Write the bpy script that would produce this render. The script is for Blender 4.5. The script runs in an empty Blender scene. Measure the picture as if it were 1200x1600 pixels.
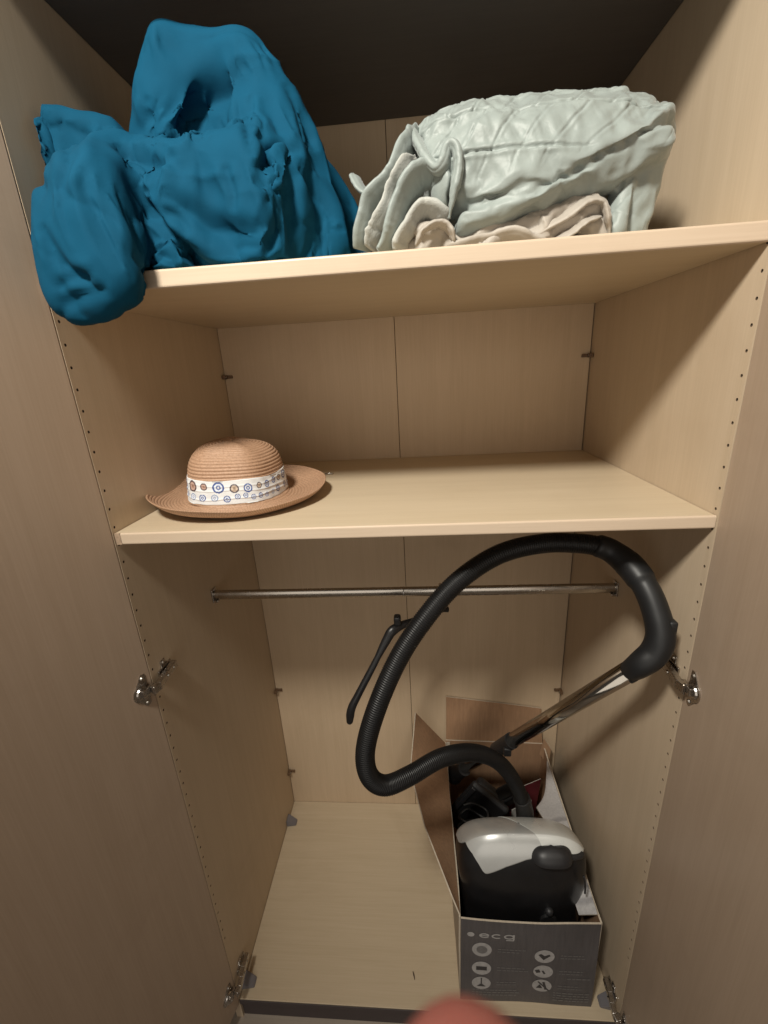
import bpy, bmesh, math, random
import numpy as np
from mathutils import Vector, Matrix, noise as mnoise

random.seed(7)
rng = np.random.default_rng(11)
C = bpy.context.scene.collection
scene = bpy.context.scene

# ------------------------------------------------------------------ camera
# world: x to the right, y into the wardrobe, z up, z = 0 on top of the middle shelf, metres
CAM = Vector((0.5135, -0.6435, 0.2372))
CR = Vector((0.9962, 0.0661, -0.0559)).normalized()
CF = Vector((-0.0804, 0.9461, -0.3139)).normalized()
CU = CR.cross(CF).normalized()
CR = CF.cross(CU).normalized()
FPX = 674.48
cam_d = bpy.data.cameras.new('camera')
cam = bpy.data.objects.new('camera', cam_d)
C.objects.link(cam)
cam.matrix_world = Matrix(((CR.x, CU.x, -CF.x, CAM.x), (CR.y, CU.y, -CF.y, CAM.y), (CR.z, CU.z, -CF.z, CAM.z), (0, 0, 0, 1)))
cam_d.sensor_fit = 'HORIZONTAL'
cam_d.sensor_width = 36
cam_d.lens = FPX / 1200 * 36
cam_d.clip_start = 0.005
cam_d.clip_end = 50
cam_d.dof.use_dof = True
cam_d.dof.focus_distance = 0.95
cam_d.dof.aperture_fstop = 12
scene.camera = cam

# ------------------------------------------------------------------ light
world = bpy.data.worlds.new('World')
scene.world = world
world.use_nodes = True
bg = world.node_tree.nodes['Background']
bg.inputs[0].default_value = (1.0, 0.87, 0.74, 1)
bg.inputs[1].default_value = 0.055
lamp_d = bpy.data.lights.new('ceiling_lamp', 'SPOT')
lamp_d.energy = 168
lamp_d.shadow_soft_size = 0.12
lamp_d.spot_size = math.radians(86)
lamp_d.spot_blend = 1.0
lamp_d.color = (1.0, 0.95, 0.85)
lamp = bpy.data.objects.new('ceiling_lamp', lamp_d)
lamp.location = (0.09, -0.95, 1.33)
lamp.rotation_euler = (Vector((0.56, 0.10, 0.34)) - lamp.location).to_track_quat('-Z', 'Y').to_euler()
C.objects.link(lamp)
# added fill: broad soft area lamp behind the camera, in place of room bounce
fill_d = bpy.data.lights.new('fill_light', 'AREA')
fill_d.shape = 'RECTANGLE'
fill_d.size, fill_d.size_y = 2.6, 1.8
fill_d.energy = 16
fill_d.color = (1.0, 0.92, 0.82)
room = bpy.data.objects.new('fill_light', fill_d)
room.location = (0.35, -2.3, -0.05)
room.rotation_euler = (Vector((0.5, 0.3, -0.25)) - room.location).to_track_quat('-Z', 'Y').to_euler()
C.objects.link(room)
scene.view_settings.view_transform = 'Standard'
scene.view_settings.look = 'None'
scene.view_settings.exposure = 0
scene.view_settings.gamma = 1
scene.view_settings.use_curve_mapping = False
scene.cycles.use_denoising = True
scene.cycles.max_bounces = 8
scene.cycles.diffuse_bounces = 5

# ------------------------------------------------------------------ helpers
W, D = 0.9607, 0.5513
ZF, ZU, TU, TM, ZC = -1.3173, 0.3612, 0.023, 0.0202, 0.7665
ZS = ZU + TU          # top of the upper shelf
ZROOM = -1.395        # floor of the room


def at(px, py, y):
    """3-D point at depth plane y that the photograph shows at pixel px, py."""
    d = CF + CR * ((px - 600) / FPX) - CU * ((py - 800) / FPX)
    return CAM + d * ((y - CAM.y) / d.y)


def mesh_obj(name, verts, faces, mat=None, parent=None, smooth=False, mats=None, mi=None):
    me = bpy.data.meshes.new(name)
    me.from_pydata([tuple(v) for v in verts], [], [tuple(int(i) for i in f) for f in faces])
    if mats:
        for m in mats:
            me.materials.append(m)
        me.polygons.foreach_set('material_index', np.asarray(mi, dtype=np.int32))
    elif mat:
        me.materials.append(mat)
    if smooth:
        me.polygons.foreach_set('use_smooth', np.ones(len(me.polygons), dtype=bool))
    me.update()
    o = bpy.data.objects.new(name, me)
    C.objects.link(o)
    if parent:
        o.parent = parent
    return o


def bm_obj(name, bm, mat=None, parent=None, smooth=False):
    me = bpy.data.meshes.new(name)
    bmesh.ops.recalc_face_normals(bm, faces=bm.faces[:])
    bm.to_mesh(me)
    bm.free()
    if mat:
        me.materials.append(mat)
    if smooth:
        me.polygons.foreach_set('use_smooth', np.ones(len(me.polygons), dtype=bool))
    o = bpy.data.objects.new(name, me)
    C.objects.link(o)
    if parent:
        o.parent = parent
    return o


def add_box(bm, lo, hi, bev=0.0, seg=2, mtx=None):
    t = bmesh.new()
    bmesh.ops.create_cube(t, size=1)
    for v in t.verts:
        v.co = Vector([(lo[i] + hi[i]) / 2 + v.co[i] * (hi[i] - lo[i]) for i in range(3)])
    if bev > 0:
        bmesh.ops.bevel(t, geom=t.edges[:], offset=bev, segments=seg, profile=0.5, affect='EDGES')
    if mtx is not None:
        bmesh.ops.transform(t, matrix=mtx, verts=t.verts[:])
    vs = [bm.verts.new(v.co) for v in t.verts]
    t.verts.index_update()
    for f in t.faces:
        bm.faces.new([vs[v.index] for v in f.verts])
    t.free()


def box(name, lo, hi, mat, parent=None, bev=0.0, seg=2, mtx=None, smooth=False):
    bm = bmesh.new()
    add_box(bm, lo, hi, bev, seg, mtx)
    return bm_obj(name, bm, mat, parent, smooth)


def add_cyl(bm, a, b, r, n=16, r2=None, caps=True):
    a, b = Vector(a), Vector(b)
    d = (b - a).normalized()
    s = d.orthogonal().normalized()
    t = d.cross(s)
    r2 = r if r2 is None else r2
    A = [bm.verts.new(a + (s * math.cos(2 * math.pi * i / n) + t * math.sin(2 * math.pi * i / n)) * r) for i in range(n)]
    B = [bm.verts.new(b + (s * math.cos(2 * math.pi * i / n) + t * math.sin(2 * math.pi * i / n)) * r2) for i in range(n)]
    for i in range(n):
        bm.faces.new((A[i], A[(i + 1) % n], B[(i + 1) % n], B[i]))
    if caps:
        bm.faces.new(A[::-1])
        bm.faces.new(B)


def catmull(pts, step):
    P = [np.array(p, float) for p in pts]
    P = [2 * P[0] - P[1]] + P + [2 * P[-1] - P[-2]]
    out = []
    for i in range(1, len(P) - 2):
        p0, p1, p2, p3 = P[i - 1:i + 3]
        for k in range(24):
            t = k / 24
            out.append(0.5 * ((2 * p1) + (-p0 + p2) * t + (2 * p0 - 5 * p1 + 4 * p2 - p3) * t * t + (-p0 + 3 * p1 - 3 * p2 + p3) * t ** 3))
    out.append(P[-2])
    out = np.array(out)
    s = np.concatenate([[0], np.cumsum(np.linalg.norm(np.diff(out[:, :3], axis=0), axis=1))])
    n = max(3, int(round(s[-1] / step)) + 1)
    t = np.linspace(0, s[-1], n)
    return np.stack([np.interp(t, s, out[:, k]) for k in range(out.shape[1])], 1), t


def sweep(path, radii, n=18, flat=1.0, caps=True, up=None):
    """verts and faces of a tube along path (N,3); flat squashes one axis of the section."""
    N = len(path)
    T = np.gradient(path, axis=0)
    T /= np.linalg.norm(T, axis=1)[:, None]
    u = np.array(up if up is not None else Vector(T[0]).orthogonal(), float)
    V = []
    for i in range(N):
        u = u - T[i] * (u @ T[i])
        u /= np.linalg.norm(u)
        w = np.cross(T[i], u)
        for k in range(n):
            a = 2 * math.pi * k / n
            V.append(path[i] + radii[i] * (u * math.cos(a) + w * math.sin(a) * flat))
    F = []
    for i in range(N - 1):
        for k in range(n):
            F.append((i * n + k, i * n + (k + 1) % n, (i + 1) * n + (k + 1) % n, (i + 1) * n + k))
    if caps:
        F.append(tuple(range(n))[::-1])
        F.append(tuple((N - 1) * n + k for k in range(n)))
    return V, F


def empty(name, loc, label, cat, group=None):
    o = bpy.data.objects.new(name, None)
    o.empty_display_size = 0.05
    C.objects.link(o)
    o.location = loc
    tag(o, label, cat, group)
    return o


def tag(o, label, cat, group=None, kind=None):
    o['label'] = label
    o['category'] = cat
    if group:
        o['group'] = group
    if kind:
        o['kind'] = kind
    return o


def adopt(parent, *objs):
    """parent while keeping world coordinates (parents only have a location)."""
    inv = Matrix.Translation(-parent.location)
    for o in objs:
        o.parent = parent
        o.matrix_parent_inverse = inv


# numpy noise
_perm = rng.permutation(512)
_perm = np.concatenate([_perm, _perm])


def vnoise(P, scale=1.0, seed=0):
    """smooth value noise in [-1, 1] for points (N,3)."""
    Q = np.asarray(P, float) * scale + seed * 17.31
    I = np.floor(Q).astype(int)
    f = Q - I
    f = f * f * f * (f * (f * 6 - 15) + 10)
    out = 0
    for dx in (0, 1):
        for dy in (0, 1):
            for dz in (0, 1):
                h = _perm[(_perm[(_perm[(I[:, 0] + dx) & 511] + I[:, 1] + dy) & 511] + I[:, 2] + dz) & 511] / 255.5 - 1
                out = out + h * np.where(dx, f[:, 0], 1 - f[:, 0]) * np.where(dy, f[:, 1], 1 - f[:, 1]) * np.where(dz, f[:, 2], 1 - f[:, 2])
    return out


# ------------------------------------------------------------------ materials
def new_mat(name):
    m = bpy.data.materials.new(name)
    m.use_nodes = True
    return m, m.node_tree.nodes, m.node_tree.links, m.node_tree.nodes['Principled BSDF']


def plain(name, col, rough=0.5, metal=0.0, bump=0.0, bscale=200, spec=None, var=0.0, coat=0.0, sheen=0.0, varscale=25):
    m, N, L, b = new_mat(name)
    b.inputs['Base Color'].default_value = (*col, 1)
    b.inputs['Roughness'].default_value = rough
    b.inputs['Metallic'].default_value = metal
    if spec is not None:
        b.inputs['Specular IOR Level'].default_value = spec
    if coat:
        b.inputs['Coat Weight'].default_value = coat
        b.inputs['Coat Roughness'].default_value = 0.15
    if sheen:
        b.inputs['Sheen Weight'].default_value = sheen
        b.inputs['Sheen Roughness'].default_value = 0.5
    tc = N.new('ShaderNodeTexCoord')
    if bump:
        n = N.new('ShaderNodeTexNoise')
        n.inputs['Scale'].default_value = bscale
        n.inputs['Detail'].default_value = 3
        bp = N.new('ShaderNodeBump')
        bp.inputs['Strength'].default_value = bump
        bp.inputs['Distance'].default_value = 0.001
        L.new(tc.outputs['Object'], n.inputs['Vector'])
        L.new(n.outputs['Fac'], bp.inputs['Height'])
        L.new(bp.outputs['Normal'], b.inputs['Normal'])
    if var:
        n = N.new('ShaderNodeTexNoise')
        n.inputs['Scale'].default_value = varscale
        n.inputs['Detail'].default_value = 4
        r = N.new('ShaderNodeValToRGB')
        r.color_ramp.elements[0].position = 0.3
        r.color_ramp.elements[1].position = 0.7
        r.color_ramp.elements[0].color = (*[c * (1 - var) for c in col], 1)
        r.color_ramp.elements[1].color = (*[min(1, c * (1 + var)) for c in col], 1)
        L.new(tc.outputs['Object'], n.inputs['Vector'])
        L.new(n.outputs['Fac'], r.inputs['Fac'])
        L.new(r.outputs['Color'], b.inputs['Base Color'])
        ra = N.new('ShaderNodeMapRange')
        ra.inputs['To Min'].default_value = max(0.02, rough - 0.08)
        ra.inputs['To Max'].default_value = min(1, rough + 0.08)
        L.new(n.outputs['Fac'], ra.inputs['Value'])
        L.new(ra.outputs['Result'], b.inputs['Roughness'])
    return m


def wood(name, light, dark, axis='z', rough=0.42, seed=0.0):
    """pale maple laminate, grain along axis."""
    m, N, L, b = new_mat(name)
    tc = N.new('ShaderNodeTexCoord')

    def layer(long, cross, detail, dist=0.0):
        mp = N.new('ShaderNodeMapping')
        sc = {'x': (long, cross, cross), 'y': (cross, long, cross), 'z': (cross, cross, long)}[axis]
        mp.inputs['Scale'].default_value = sc
        mp.inputs['Location'].default_value = (seed, seed * 1.7, seed * 0.6)
        n = N.new('ShaderNodeTexNoise')
        n.inputs['Scale'].default_value = 1
        n.inputs['Detail'].default_value = detail
        n.inputs['Distortion'].default_value = dist
        L.new(tc.outputs['Object'], mp.inputs['Vector'])
        L.new(mp.outputs['Vector'], n.inputs['Vector'])
        return n.outputs['Fac']

    fine = layer(9, 420, 3)
    mid = layer(2.2, 46, 4, 0.4)
    blot = layer(2.0, 5, 3)

    def math_(op, a, bb):
        k = N.new('ShaderNodeMath')
        k.operation = op
        for i, v in enumerate((a, bb)):
            if isinstance(v, (int, float)):
                k.inputs[i].default_value = v
            else:
                L.new(v, k.inputs[i])
        return k.outputs[0]

    s = math_('ADD', math_('ADD', math_('MULTIPLY', fine, 0.38), math_('MULTIPLY', mid, 0.36)), math_('MULTIPLY', blot, 0.26))
    r = N.new('ShaderNodeValToRGB')
    r.color_ramp.elements[0].position = 0.30
    r.color_ramp.elements[1].position = 0.70
    r.color_ramp.elements[0].color = (*dark, 1)
    r.color_ramp.elements[1].color = (*light, 1)
    L.new(s, r.inputs['Fac'])
    sc = N.new('ShaderNodeTexNoise')
    sc.inputs['Scale'].default_value = 3.3
    sc.inputs['Detail'].default_value = 7
    sc.inputs['Roughness'].default_value = 0.68
    sc.inputs['Distortion'].default_value = 0.6
    mo = N.new('ShaderNodeMapping')
    mo.inputs['Location'].default_value = (seed * 2.1, seed, -seed)
    L.new(tc.outputs['Object'], mo.inputs['Vector'])
    L.new(mo.outputs['Vector'], sc.inputs['Vector'])
    dr = N.new('ShaderNodeMapRange')
    dr.inputs['From Min'].default_value = 0.52
    dr.inputs['From Max'].default_value = 0.80
    dr.inputs['To Min'].default_value = 0.0
    dr.inputs['To Max'].default_value = 0.26
    L.new(sc.outputs['Fac'], dr.inputs['Value'])
    mx = N.new('ShaderNodeMix')
    mx.data_type = 'RGBA'
    mx.inputs['B'].default_value = (dark[0] * 0.72, dark[1] * 0.66, dark[2] * 0.60, 1)
    L.new(dr.outputs['Result'], mx.inputs['Factor'])
    L.new(r.outputs['Color'], mx.inputs['A'])
    L.new(mx.outputs['Result'], b.inputs['Base Color'])
    ra = N.new('ShaderNodeMapRange')
    ra.inputs['To Min'].default_value = rough - 0.06
    ra.inputs['To Max'].default_value = rough + 0.08
    L.new(blot, ra.inputs['Value'])
    L.new(ra.outputs['Result'], b.inputs['Roughness'])
    bp = N.new('ShaderNodeBump')
    bp.inputs['Strength'].default_value = 0.12
    bp.inputs['Distance'].default_value = 0.0006
    L.new(fine, bp.inputs['Height'])
    L.new(bp.outputs['Normal'], b.inputs['Normal'])
    b.inputs['Specular IOR Level'].default_value = 0.35
    return m


M_SIDE = wood('maple_laminate_upright', (0.598, 0.482, 0.352), (0.508, 0.400, 0.278), 'z', seed=0.3)
M_BACK = wood('maple_laminate_back', (0.600, 0.468, 0.325), (0.510, 0.388, 0.258), 'z', 0.5, seed=3.1)
M_SHELF = wood('maple_laminate_shelf', (0.625, 0.522, 0.378), (0.530, 0.428, 0.292), 'x', 0.38, seed=5.2)
M_EDGE = wood('maple_edge_band', (0.62, 0.500, 0.380), (0.54, 0.425, 0.310), 'x', 0.4, seed=8.8)
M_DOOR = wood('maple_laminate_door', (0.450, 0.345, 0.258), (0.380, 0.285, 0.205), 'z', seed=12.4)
M_TOP = wood('shaded_top_board', (0.110, 0.100, 0.094), (0.088, 0.080, 0.075), 'x', 0.7, seed=2.2)  # board colour darkened to carry the shade under the top
M_FLOORP = wood('maple_laminate_floor', (0.570, 0.470, 0.335), (0.480, 0.385, 0.260), 'x', 0.5, seed=1.2)
M_HOLE = plain('shaded_chipboard', (0.075, 0.048, 0.028), 0.9)  # raw chipboard, coloured darker to imitate shade inside the peg holes
M_DARK = plain('dark_gap', (0.02, 0.016, 0.012), 0.9)
M_PLINTH = plain('dark_plinth', (0.055, 0.042, 0.042), 0.6, var=0.1)
M_CHROME = plain('chrome_steel', (0.50, 0.46, 0.41), 0.26, 1.0, var=0.05, varscale=60)
M_NICKEL = plain('nickel_hinge_steel', (0.50, 0.47, 0.44), 0.27, 1.0, var=0.1, varscale=120)
M_GREYPL = plain('grey_plastic_connector', (0.16, 0.15, 0.16), 0.5)
M_BROWNPL = plain('brown_plastic_clip', (0.13, 0.075, 0.04), 0.45)
M_ROOM = wood('room_floor_laminate', (0.40, 0.34, 0.28), (0.30, 0.25, 0.20), 'x', 0.5, seed=7.7)

# ------------------------------------------------------------------ setting: the room floor just in front
rf = box('floor', (-2.2, -2.6, ZROOM - 0.03), (3.2, 0.9, ZROOM), M_ROOM)
rf['kind'] = 'structure'

# ------------------------------------------------------------------ wardrobe
ward = empty('wardrobe', (W / 2, 0.27, ZROOM), 'pale maple two-door wardrobe standing open with two shelves and a hanging rail', 'wardrobe')


def part(o):
    adopt(ward, o)
    return o


HI, HP, HR = 0.0085, 0.032, 0.0024


def side_panel(x, sgn):
    """upright panel with a drilled row of shelf-pin holes; inner face at x, sgn = direction of the outside."""
    z0, z1 = ZROOM, ZC + 0.02
    V, F = [], []

    def v(*p):
        V.append(p)
        return len(V) - 1

    MI = []

    def quad(a, b, c, d, m=0):
        F.append((a, b, c, d) if sgn < 0 else (d, c, b, a))
        MI.append(m)
    zs = [0.0092 + HP * k for k in range(-34, 13)]
    yw = 2 * HI
    for zc in zs:
        lo, hi = zc - HP / 2, zc + HP / 2
        outer = [v(x, 0, lo), v(x, HI, lo), v(x, yw, lo), v(x, yw, zc), v(x, yw, hi), v(x, HI, hi), v(x, 0, hi), v(x, 0, zc)]
        ang = [math.radians(a) for a in (225, 270, 315, 0, 45, 90, 135, 180)]
        ring = [v(x, HI + HR * math.cos(a), zc + HR * math.sin(a)) for a in ang]
        deep = [v(x + sgn * 0.009, HI + HR * math.cos(a), zc + HR * math.sin(a)) for a in ang]
        for i in range(8):
            j = (i + 1) % 8
            quad(outer[i], outer[j], ring[j], ring[i])
            quad(ring[i], ring[j], deep[j], deep[i], 1)
        F.append(tuple(deep) if sgn < 0 else tuple(deep[::-1]))
        MI.append(1)
    top, bot = zs[-1] + HP / 2, zs[0] - HP / 2
    yb = D + 0.012
    for (ya, yb_, za, zb) in ((0, yw, z0, bot), (0, yw, top, z1), (yw, yb, z0, z1)):
        quad(v(x, ya, za), v(x, yb_, za), v(x, yb_, zb), v(x, ya, zb))
    xo = x + sgn * 0.018
    quad(v(x, 0, z1), v(xo, 0, z1), v(xo, 0, z0), v(x, 0, z0))
    quad(v(xo, 0, z0), v(xo, 0, z1), v(xo, yb, z1), v(xo, yb, z0))
    quad(v(x, 0, z1), v(x, yb, z1), v(xo, yb, z1), v(xo, 0, z1))
    quad(v(x, yb, z0), v(xo, yb, z0), v(xo, yb, z1), v(x, yb, z1))
    return part(mesh_obj('side_panel', V, F, mats=[M_SIDE, M_HOLE], mi=MI))


side_panel(0, -1)
side_panel(W, 1)
XS = 0.4665
part(box('back_panel', (0.0012, D, ZF - 0.01), (XS - 0.0007, D + 0.006, ZC + 0.01), M_BACK, bev=0.0006, seg=1))
part(box('back_panel', (XS + 0.0007, D, ZF - 0.01), (W - 0.0025, D + 0.006, ZC + 0.01), M_BACK, bev=0.0006, seg=1))
part(box('gap_blackout', (-0.016, D + 0.0065, ZF - 0.01), (W + 0.016, D + 0.0115, ZC + 0.01), M_DARK))  # unseen dark sheet added to stop light leaking through the panel gaps
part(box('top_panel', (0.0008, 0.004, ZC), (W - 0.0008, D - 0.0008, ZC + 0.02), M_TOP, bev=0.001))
part(box('bottom_panel', (0.0008, 0.0015, ZF - 0.018), (W - 0.0008, D - 0.0008, ZF), M_FLOORP, bev=0.0012))
part(box('plinth', (0.0008, 0.006, ZROOM + 0.0005), (W - 0.0008, 0.022, ZF - 0.0185), M_PLINTH, bev=0.001))
pe = part(box('bottom_edge_strip', (0.0008, -0.0012, ZF - 0.0176), (W - 0.0008, 0.0010, ZF - 0.0012), M_PLINTH, bev=0.0008))


def shelf(z0, z1, bev, lab):
    s = part(box('shelf', (0.0012, 0.0052, z0), (W - 0.0012, D - 0.001, z1), M_SHELF, bev=0.0008))
    s['label'] = lab
    e = box('edge_band', (0.0012 if bev > 0.005 else 0.012, 0.0015, z0 - 0.0003), (W - 0.0012, 0.0050, z1 + 0.0003), M_EDGE)
    bm = bmesh.new()
    bm.from_mesh(e.data)
    ed = [k for k in bm.edges if all(v.co.y < 0.003 for v in k.verts) and abs(k.verts[0].co.x - k.verts[1].co.x) > 0.1]
    bmesh.ops.bevel(bm, geom=ed, offset=0.003, segments=3, profile=0.5, affect='EDGES')
    bm.to_mesh(e.data)
    bm.free()
    e.parent = s
    return s


s1 = shelf(-TM, 0, 0.003, 'middle shelf carrying the straw hat')
cap = box('end_cap', (0.0012, 0.0012, -TM - 0.0004), (0.0115, 0.0050, 0.0004), plain('worn_edge_end', (0.36, 0.26, 0.18), 0.5, var=0.2, varscale=200), bev=0.001)
cap.parent = s1
shelf(ZU, ZS, 0.006, 'upper shelf carrying the blue bedding and the quilt')

# hanging rail
RY, RZ = 0.2763, -0.2701
rail = bmesh.new()
n = 20
ends = []
for x in (0.004, W - 0.004):
    ends.append([rail.verts.new((x, RY + 0.0075 * math.cos(2 * math.pi * i / n), RZ + 0.0125 * math.sin(2 * math.pi * i / n))) for i in range(n)])
for i in range(n):
    rail.faces.new((ends[0][i], ends[0][(i + 1) % n], ends[1][(i + 1) % n], ends[1][i]))
rail_o = part(bm_obj('hanging_rail', rail, M_CHROME, smooth=True))
for x, s in ((0.0005, 1), (W - 0.0005, -1)):
    b = bmesh.new()
    add_box(b, (min(x, x + s * 0.003), RY - 0.012, RZ - 0.017), (max(x, x + s * 0.003), RY + 0.012, RZ + 0.017), 0.0012)
    add_box(b, (min(x, x + s * 0.013), RY - 0.0105, RZ - 0.0165), (max(x, x + s * 0.013), RY + 0.0105, RZ - 0.011), 0.001)
    add_cyl(b, (x + s * 0.0025, RY, RZ + 0.0140), (x + s * 0.0045, RY, RZ + 0.0140), 0.002, 10)
    o = bm_obj('rail_bracket', b, M_NICKEL)
    o.parent = rail_o
b = bmesh.new()
add_cyl(b, (XS + 0.004, RY, RZ), (XS + 0.0055, RY, RZ), 0.0128, 20)
o = bm_obj('rail_joint', b, M_NICKEL)
o.parent = rail_o


# doors: inner face through the hinge line at the front edge of each side panel
def door(x0, sgn, deg, wdt=0.485):
    a = math.radians(deg)
    # direction away from the hinge and outward normal of the closed face, seen from above
    d = Vector((-sgn * math.cos(a) * -1, -math.sin(a), 0)) if False else Vector((sgn * -math.cos(a), -math.sin(a), 0))
    nrm = Vector((-d.y, d.x, 0)) * (1 if sgn > 0 else -1)
    # nrm points to the outer (away from the opening) side
    if nrm.x * sgn < 0:
        nrm = -nrm
    o0 = Vector((x0, -0.0018, 0))
    m = Matrix(((d.x, nrm.x, 0, o0.x), (d.y, nrm.y, 0, o0.y), (0, 0, 1, 0), (0, 0, 0, 1)))
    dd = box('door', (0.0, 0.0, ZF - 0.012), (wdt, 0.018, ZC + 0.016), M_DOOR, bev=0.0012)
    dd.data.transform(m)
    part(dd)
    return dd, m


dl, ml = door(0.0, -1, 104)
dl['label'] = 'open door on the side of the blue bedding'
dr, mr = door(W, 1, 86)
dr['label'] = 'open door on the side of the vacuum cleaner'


def hinge(x, s, z, dm):
    """concealed hinge: plate and arm on the side panel (inner face x, s points into the wardrobe), cup flange on the door."""
    b = bmesh.new()
    xa = lambda t: x + s * t
    def bxs(t0, t1, y0, y1, z0, z1, bev=0.001):
        add_box(b, (min(xa(t0), xa(t1)), y0, z0), (max(xa(t0), xa(t1)), y1, z1), bev)
    bxs(0.0004, 0.004, 0.018, 0.060, z - 0.010, z + 0.010)
    bxs(0.0004, 0.003, 0.030, 0.044, z - 0.024, z + 0.024)
    h = part(bm_obj('hinge', b, M_NICKEL))
    # arm: a folded channel running to the front and over to the door
    b = bmesh.new()
    pth = [(xa(0.0115), 0.058, z), (xa(0.0125), 0.030, z), (xa(0.0145), 0.010, z), (xa(0.016), -0.008, z), (xa(0.013), -0.020, z)]
    for (p, q) in zip(pth[:-1], pth[1:]):
        p, q = Vector(p), Vector(q)
        dv = (q - p)
        ln = dv.length
        dv.normalize()
        side = dv.cross(Vector((0, 0, 1)))
        mt = Matrix(((dv.x, side.x, 0, p.x), (dv.y, side.y, 0, p.y), (0, 0, 1, p.z), (0, 0, 0, 1)))
        add_box(b, (-0.001, -0.0055, -0.0078), (ln + 0.001, 0.0055, 0.0078), 0.0012, mtx=mt)
    arm = bm_obj('hinge_arm', b, M_NICKEL)
    adopt(h, arm)
    arm.matrix_parent_inverse = Matrix.Identity(4)
    # cup with its winged flange on the door
    b = bmesh.new()
    add_cyl(b, (0.026, -0.0002, z), (0.026, -0.0022, z), 0.0175, 24)
    add_cyl(b, (0.026, -0.0018, z), (0.026, -0.0050, z), 0.0125, 20, 0.0110)
    wing = [(0.012, z - 0.032), (0.020, z - 0.034), (0.034, z - 0.016), (0.036, z), (0.034, z + 0.016), (0.020, z + 0.034), (0.012, z + 0.032), (0.010, z)]
    lo = [b.verts.new((p[0], -0.0003, p[1])) for p in wing]
    hi = [b.verts.new((p[0], -0.0016, p[1])) for p in wing]
    b.faces.new(lo)
    b.faces.new(hi[::-1])
    for i in range(8):
        b.faces.new((lo[i], lo[(i + 1) % 8], hi[(i + 1) % 8], hi[i]))
    add_box(b, (0.004, -0.0105, z - 0.0075), (0.030, -0.0045, z + 0.0075), 0.0012)
    cup = bm_obj('hinge_cup', b, M_NICKEL)
    cup.data.transform(dm)
    if s < 0:
        cup.data.flip_normals()
    cup.parent = h
    # screws: on the plate and on the flange
    for (t0, t1, yy, zz) in ((0.0028, 0.0052, 0.037, z - 0.019), (0.0028, 0.0052, 0.037, z + 0.019), (0.0165, 0.0190, 0.046, z), (0.0185, 0.0210, 0.022, z)):
        b = bmesh.new()
        add_cyl(b, (xa(t0), yy, zz), (xa(t1), yy, zz), 0.0042, 12, 0.0027)
        sc = bm_obj('hinge_screw', b, M_CHROME)
        sc.parent = h
    for zz in (z - 0.026, z + 0.026):
        b = bmesh.new()
        add_cyl(b, (0.019, -0.0014, zz), (0.019, -0.0040, zz), 0.0042, 12, 0.0026)
        sc = bm_obj('hinge_screw', b, M_CHROME)
        sc.data.transform(dm)
        sc.parent = h
    # pivot pin
    b = bmesh.new()
    add_cyl(b, (xa(0.0135), -0.0195, z - 0.011), (xa(0.0135), -0.0195, z + 0.011), 0.0022, 10)
    pn = bm_obj('hinge_pin', b, M_CHROME)
    pn.parent = h
    return h


for z in (-0.303, -1.245):
    hinge(0.0, 1, z, ml)
for z in (-0.298, -1.268):
    hinge(W, -1, z, mr)

# clips that hold the back panels, and grey corner connectors on the floor
for (px, py, x, s) in ((345, 590, 0.0, 1), (430, 1080, 0.0, 1), (458, 1207, 0.0, 1), (925, 555, W, -1), (876, 1080, W, -1)):
    z = at(px, py, D - 0.01).z
    b = bmesh.new()
    add_box(b, (min(x + s * 0.0004, x + s * 0.010), D - 0.020, z - 0.005), (max(x + s * 0.0004, x + s * 0.010), D - 0.0006, z + 0.005), 0.0015)
    add_box(b, (min(x + s * 0.009, x + s * 0.024), D - 0.007, z - 0.004), (max(x + s * 0.009, x + s * 0.024), D - 0.0006, z + 0.004), 0.0015)
    c = part(bm_obj('back_clip', b, M_BROWNPL))
    b = bmesh.new()
    add_cyl(b, (x + s * 0.0095, D - 0.012, z), (x + s * 0.0115, D - 0.012, z), 0.003, 12)
    o = bm_obj('clip_screw', b, M_NICKEL)
    o.parent = c
for (x, s, y) in ((0.0, 1, 0.468), (0.0, 1, 0.035), (W, -1, 0.035)):
    V = [(x + s * 0.0004, y - 0.016, ZF + 0.0004), (x + s * 0.034, y - 0.011, ZF + 0.0004), (x + s * 0.034, y + 0.011, ZF + 0.0004), (x + s * 0.0004, y + 0.016, ZF + 0.0004),
         (x + s * 0.0004, y - 0.016, ZF + 0.026), (x + s * 0.030, y - 0.011, ZF + 0.006), (x + s * 0.030, y + 0.011, ZF + 0.006), (x + s * 0.0004, y + 0.016, ZF + 0.026)]
    b = bmesh.new()
    vs = [b.verts.new(p) for p in V]
    for f in ((0, 1, 2, 3), (4, 5, 6, 7), (0, 1, 5, 4), (1, 2, 6, 5), (2, 3, 7, 6), (3, 0, 4, 7)):
        b.faces.new([vs[i] for i in f])
    bmesh.ops.bevel(b, geom=b.edges[:], offset=0.0015, segments=2, affect='EDGES')
    part(bm_obj('corner_connector', b, M_GREYPL))

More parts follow.
